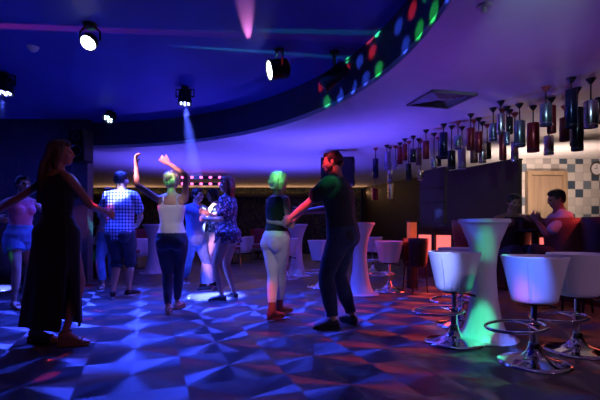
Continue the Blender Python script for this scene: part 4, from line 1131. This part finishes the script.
# mirror-ball projector throwing coloured dots
def gobo(name, loc, power, cols, rows, keep, az, el, seed, rad=.012, dot=.30, ramp=(.36, .68)):
    o = point(name, loc, (1, 1, 1), power, rad); d = o.data; d.use_nodes = True; nt = d.node_tree; N = nt.nodes; L = nt.links
    em = N['Emission']; tc = N.new('ShaderNodeTexCoord'); sp = N.new('ShaderNodeSeparateXYZ'); L.new(tc.outputs['Normal'], sp.inputs[0])
    phi = math_node(nt, 'ARCTAN2', sp.outputs[1], sp.outputs[0]); th = math_node(nt, 'ARCSINE', sp.outputs[2])
    v = math_node(nt, 'MULTIPLY', th, rows/PI); cv = math_node(nt, 'FLOOR', v)
    u = math_node(nt, 'ADD', math_node(nt, 'MULTIPLY', phi, cols/(2*PI)), math_node(nt, 'MULTIPLY', math_node(nt, 'MODULO', math_node(nt, 'ABSOLUTE', cv), 2.), .5)); cu = math_node(nt, 'FLOOR', u)
    fu = math_node(nt, 'SUBTRACT', math_node(nt, 'FRACT', u), .5); fv = math_node(nt, 'SUBTRACT', math_node(nt, 'FRACT', v), .5)
    r2 = math_node(nt, 'SQRT', math_node(nt, 'ADD', math_node(nt, 'MULTIPLY', fu, fu), math_node(nt, 'MULTIPLY', fv, fv)))
    mk = N.new('ShaderNodeMapRange'); mk.inputs[1].default_value = dot+.06; mk.inputs[2].default_value = dot-.08; L.new(r2, mk.inputs[0])
    cc = N.new('ShaderNodeCombineXYZ'); L.new(cu, cc.inputs[0]); L.new(cv, cc.inputs[1]); cc.inputs[2].default_value = seed
    wn = N.new('ShaderNodeTexWhiteNoise'); L.new(cc.outputs[0], wn.inputs['Vector'])
    s2 = N.new('ShaderNodeSeparateXYZ'); L.new(wn.outputs['Color'], s2.inputs[0])
    rp = N.new('ShaderNodeValToRGB'); rp.color_ramp.interpolation = 'CONSTANT'; e = rp.color_ramp.elements
    e[0].color = (.04, .10, 1, 1); e[1].color = (1, .03, .06, 1); e[1].position = ramp[0]; x = e.new(ramp[1]); x.color = (.03, .8, .12, 1)
    L.new(s2.outputs[0], rp.inputs[0])
    on = math_node(nt, 'LESS_THAN', s2.outputs[1], keep)
    lo = math_node(nt, 'MULTIPLY', math_node(nt, 'GREATER_THAN', th, R(el[0])), math_node(nt, 'LESS_THAN', th, R(el[1])))
    la = math_node(nt, 'MULTIPLY', math_node(nt, 'GREATER_THAN', phi, R(az[0])), math_node(nt, 'LESS_THAN', phi, R(az[1])))
    st = math_node(nt, 'MULTIPLY', math_node(nt, 'MULTIPLY', mk.outputs[0], on), math_node(nt, 'MULTIPLY', lo, la))
    L.new(rp.outputs[0], em.inputs['Color']); L.new(st, em.inputs['Strength']); return o
gobo('dot_projector', (-2.2, 3.6, 2.78), 1300, 66, 42, .92, (-20, 42), (-4.2, 4.4), 3.)
gobo('dot_projector', (-1.6, 4.2, 2.9), 650, 40, 26, .15, (-179, 179), (-75, -17), 34., dot=.25, ramp=(.4, .93))
# laser fans grazing the raised ceiling
spot('laser', (-3.3, 4.30, 2.985), (.4, 4.5, 3.07), (.05, 1., .35), 12000, 2.2, .6, .01)
spot('laser', (-2.9, 4.6, 2.985), (1.4, 5.3, 3.07), (.05, 1., .35), 5000, 2.6, .6, .01)
spot('laser', (-5.6, 4.15, 2.985), (-2.6, 4.4, 3.07), (1., .06, .2), 12000, 3.0, .6, .01)
spot('laser', (-.60, 5.15, 2.97), (-.50, 3.9, 3.07), (1., .25, .8), 60, 10, .9, .01)

# thin haze that shows the beams of the two hanging cans
hm = bpy.data.materials.new('thin haze'); hm.use_nodes = True; nt = hm.node_tree
nt.nodes.remove(nt.nodes['Principled BSDF']); vs = nt.nodes.new('ShaderNodeVolumeScatter'); vs.inputs['Density'].default_value = .007; vs.inputs['Color'].default_value = (.9, .92, 1, 1); vs.inputs['Anisotropy'].default_value = .2
nt.links.new(vs.outputs[0], nt.nodes['Material Output'].inputs['Volume'])
for px, py, lab in ((185, 87, 'faint blue beam haze under the can light over the woman with raised arms'), (4, 73, 'faint blue beam haze under the can light at the left edge')):
    p = cz(px, py)+Vector((0, -.02, -.29))
    m = MB(); m.lathe([(.27, -1.05), (.07, 0)], 28)
    tag(m.build('haze', hm, loc=p, smooth=60), lab, 'haze', kind='stuff')

# ------------------------------------------------------------------ camera, world
w = bpy.data.worlds.new('World'); SC.world = w; w.use_nodes = True
w.node_tree.nodes['Background'].inputs[0].default_value = (.10, .06, .30, 1); w.node_tree.nodes['Background'].inputs[1].default_value = .012
cam = bpy.data.cameras.new('Camera'); cam.sensor_width = 36; cam.lens = F/600*36; cam.shift_y = (HZ-200)/600
cam.clip_start = .05
co_ = bpy.data.objects.new('Camera', cam); C.objects.link(co_); co_.location = (0, 0, 1.0); co_.rotation_euler = (R(90), 0, 0)
SC.camera = co_
SC.view_settings.view_transform = 'Standard'; SC.view_settings.look = 'None'; SC.view_settings.gamma = 1; SC.view_settings.use_curve_mapping = False
SC.view_settings.exposure = 0
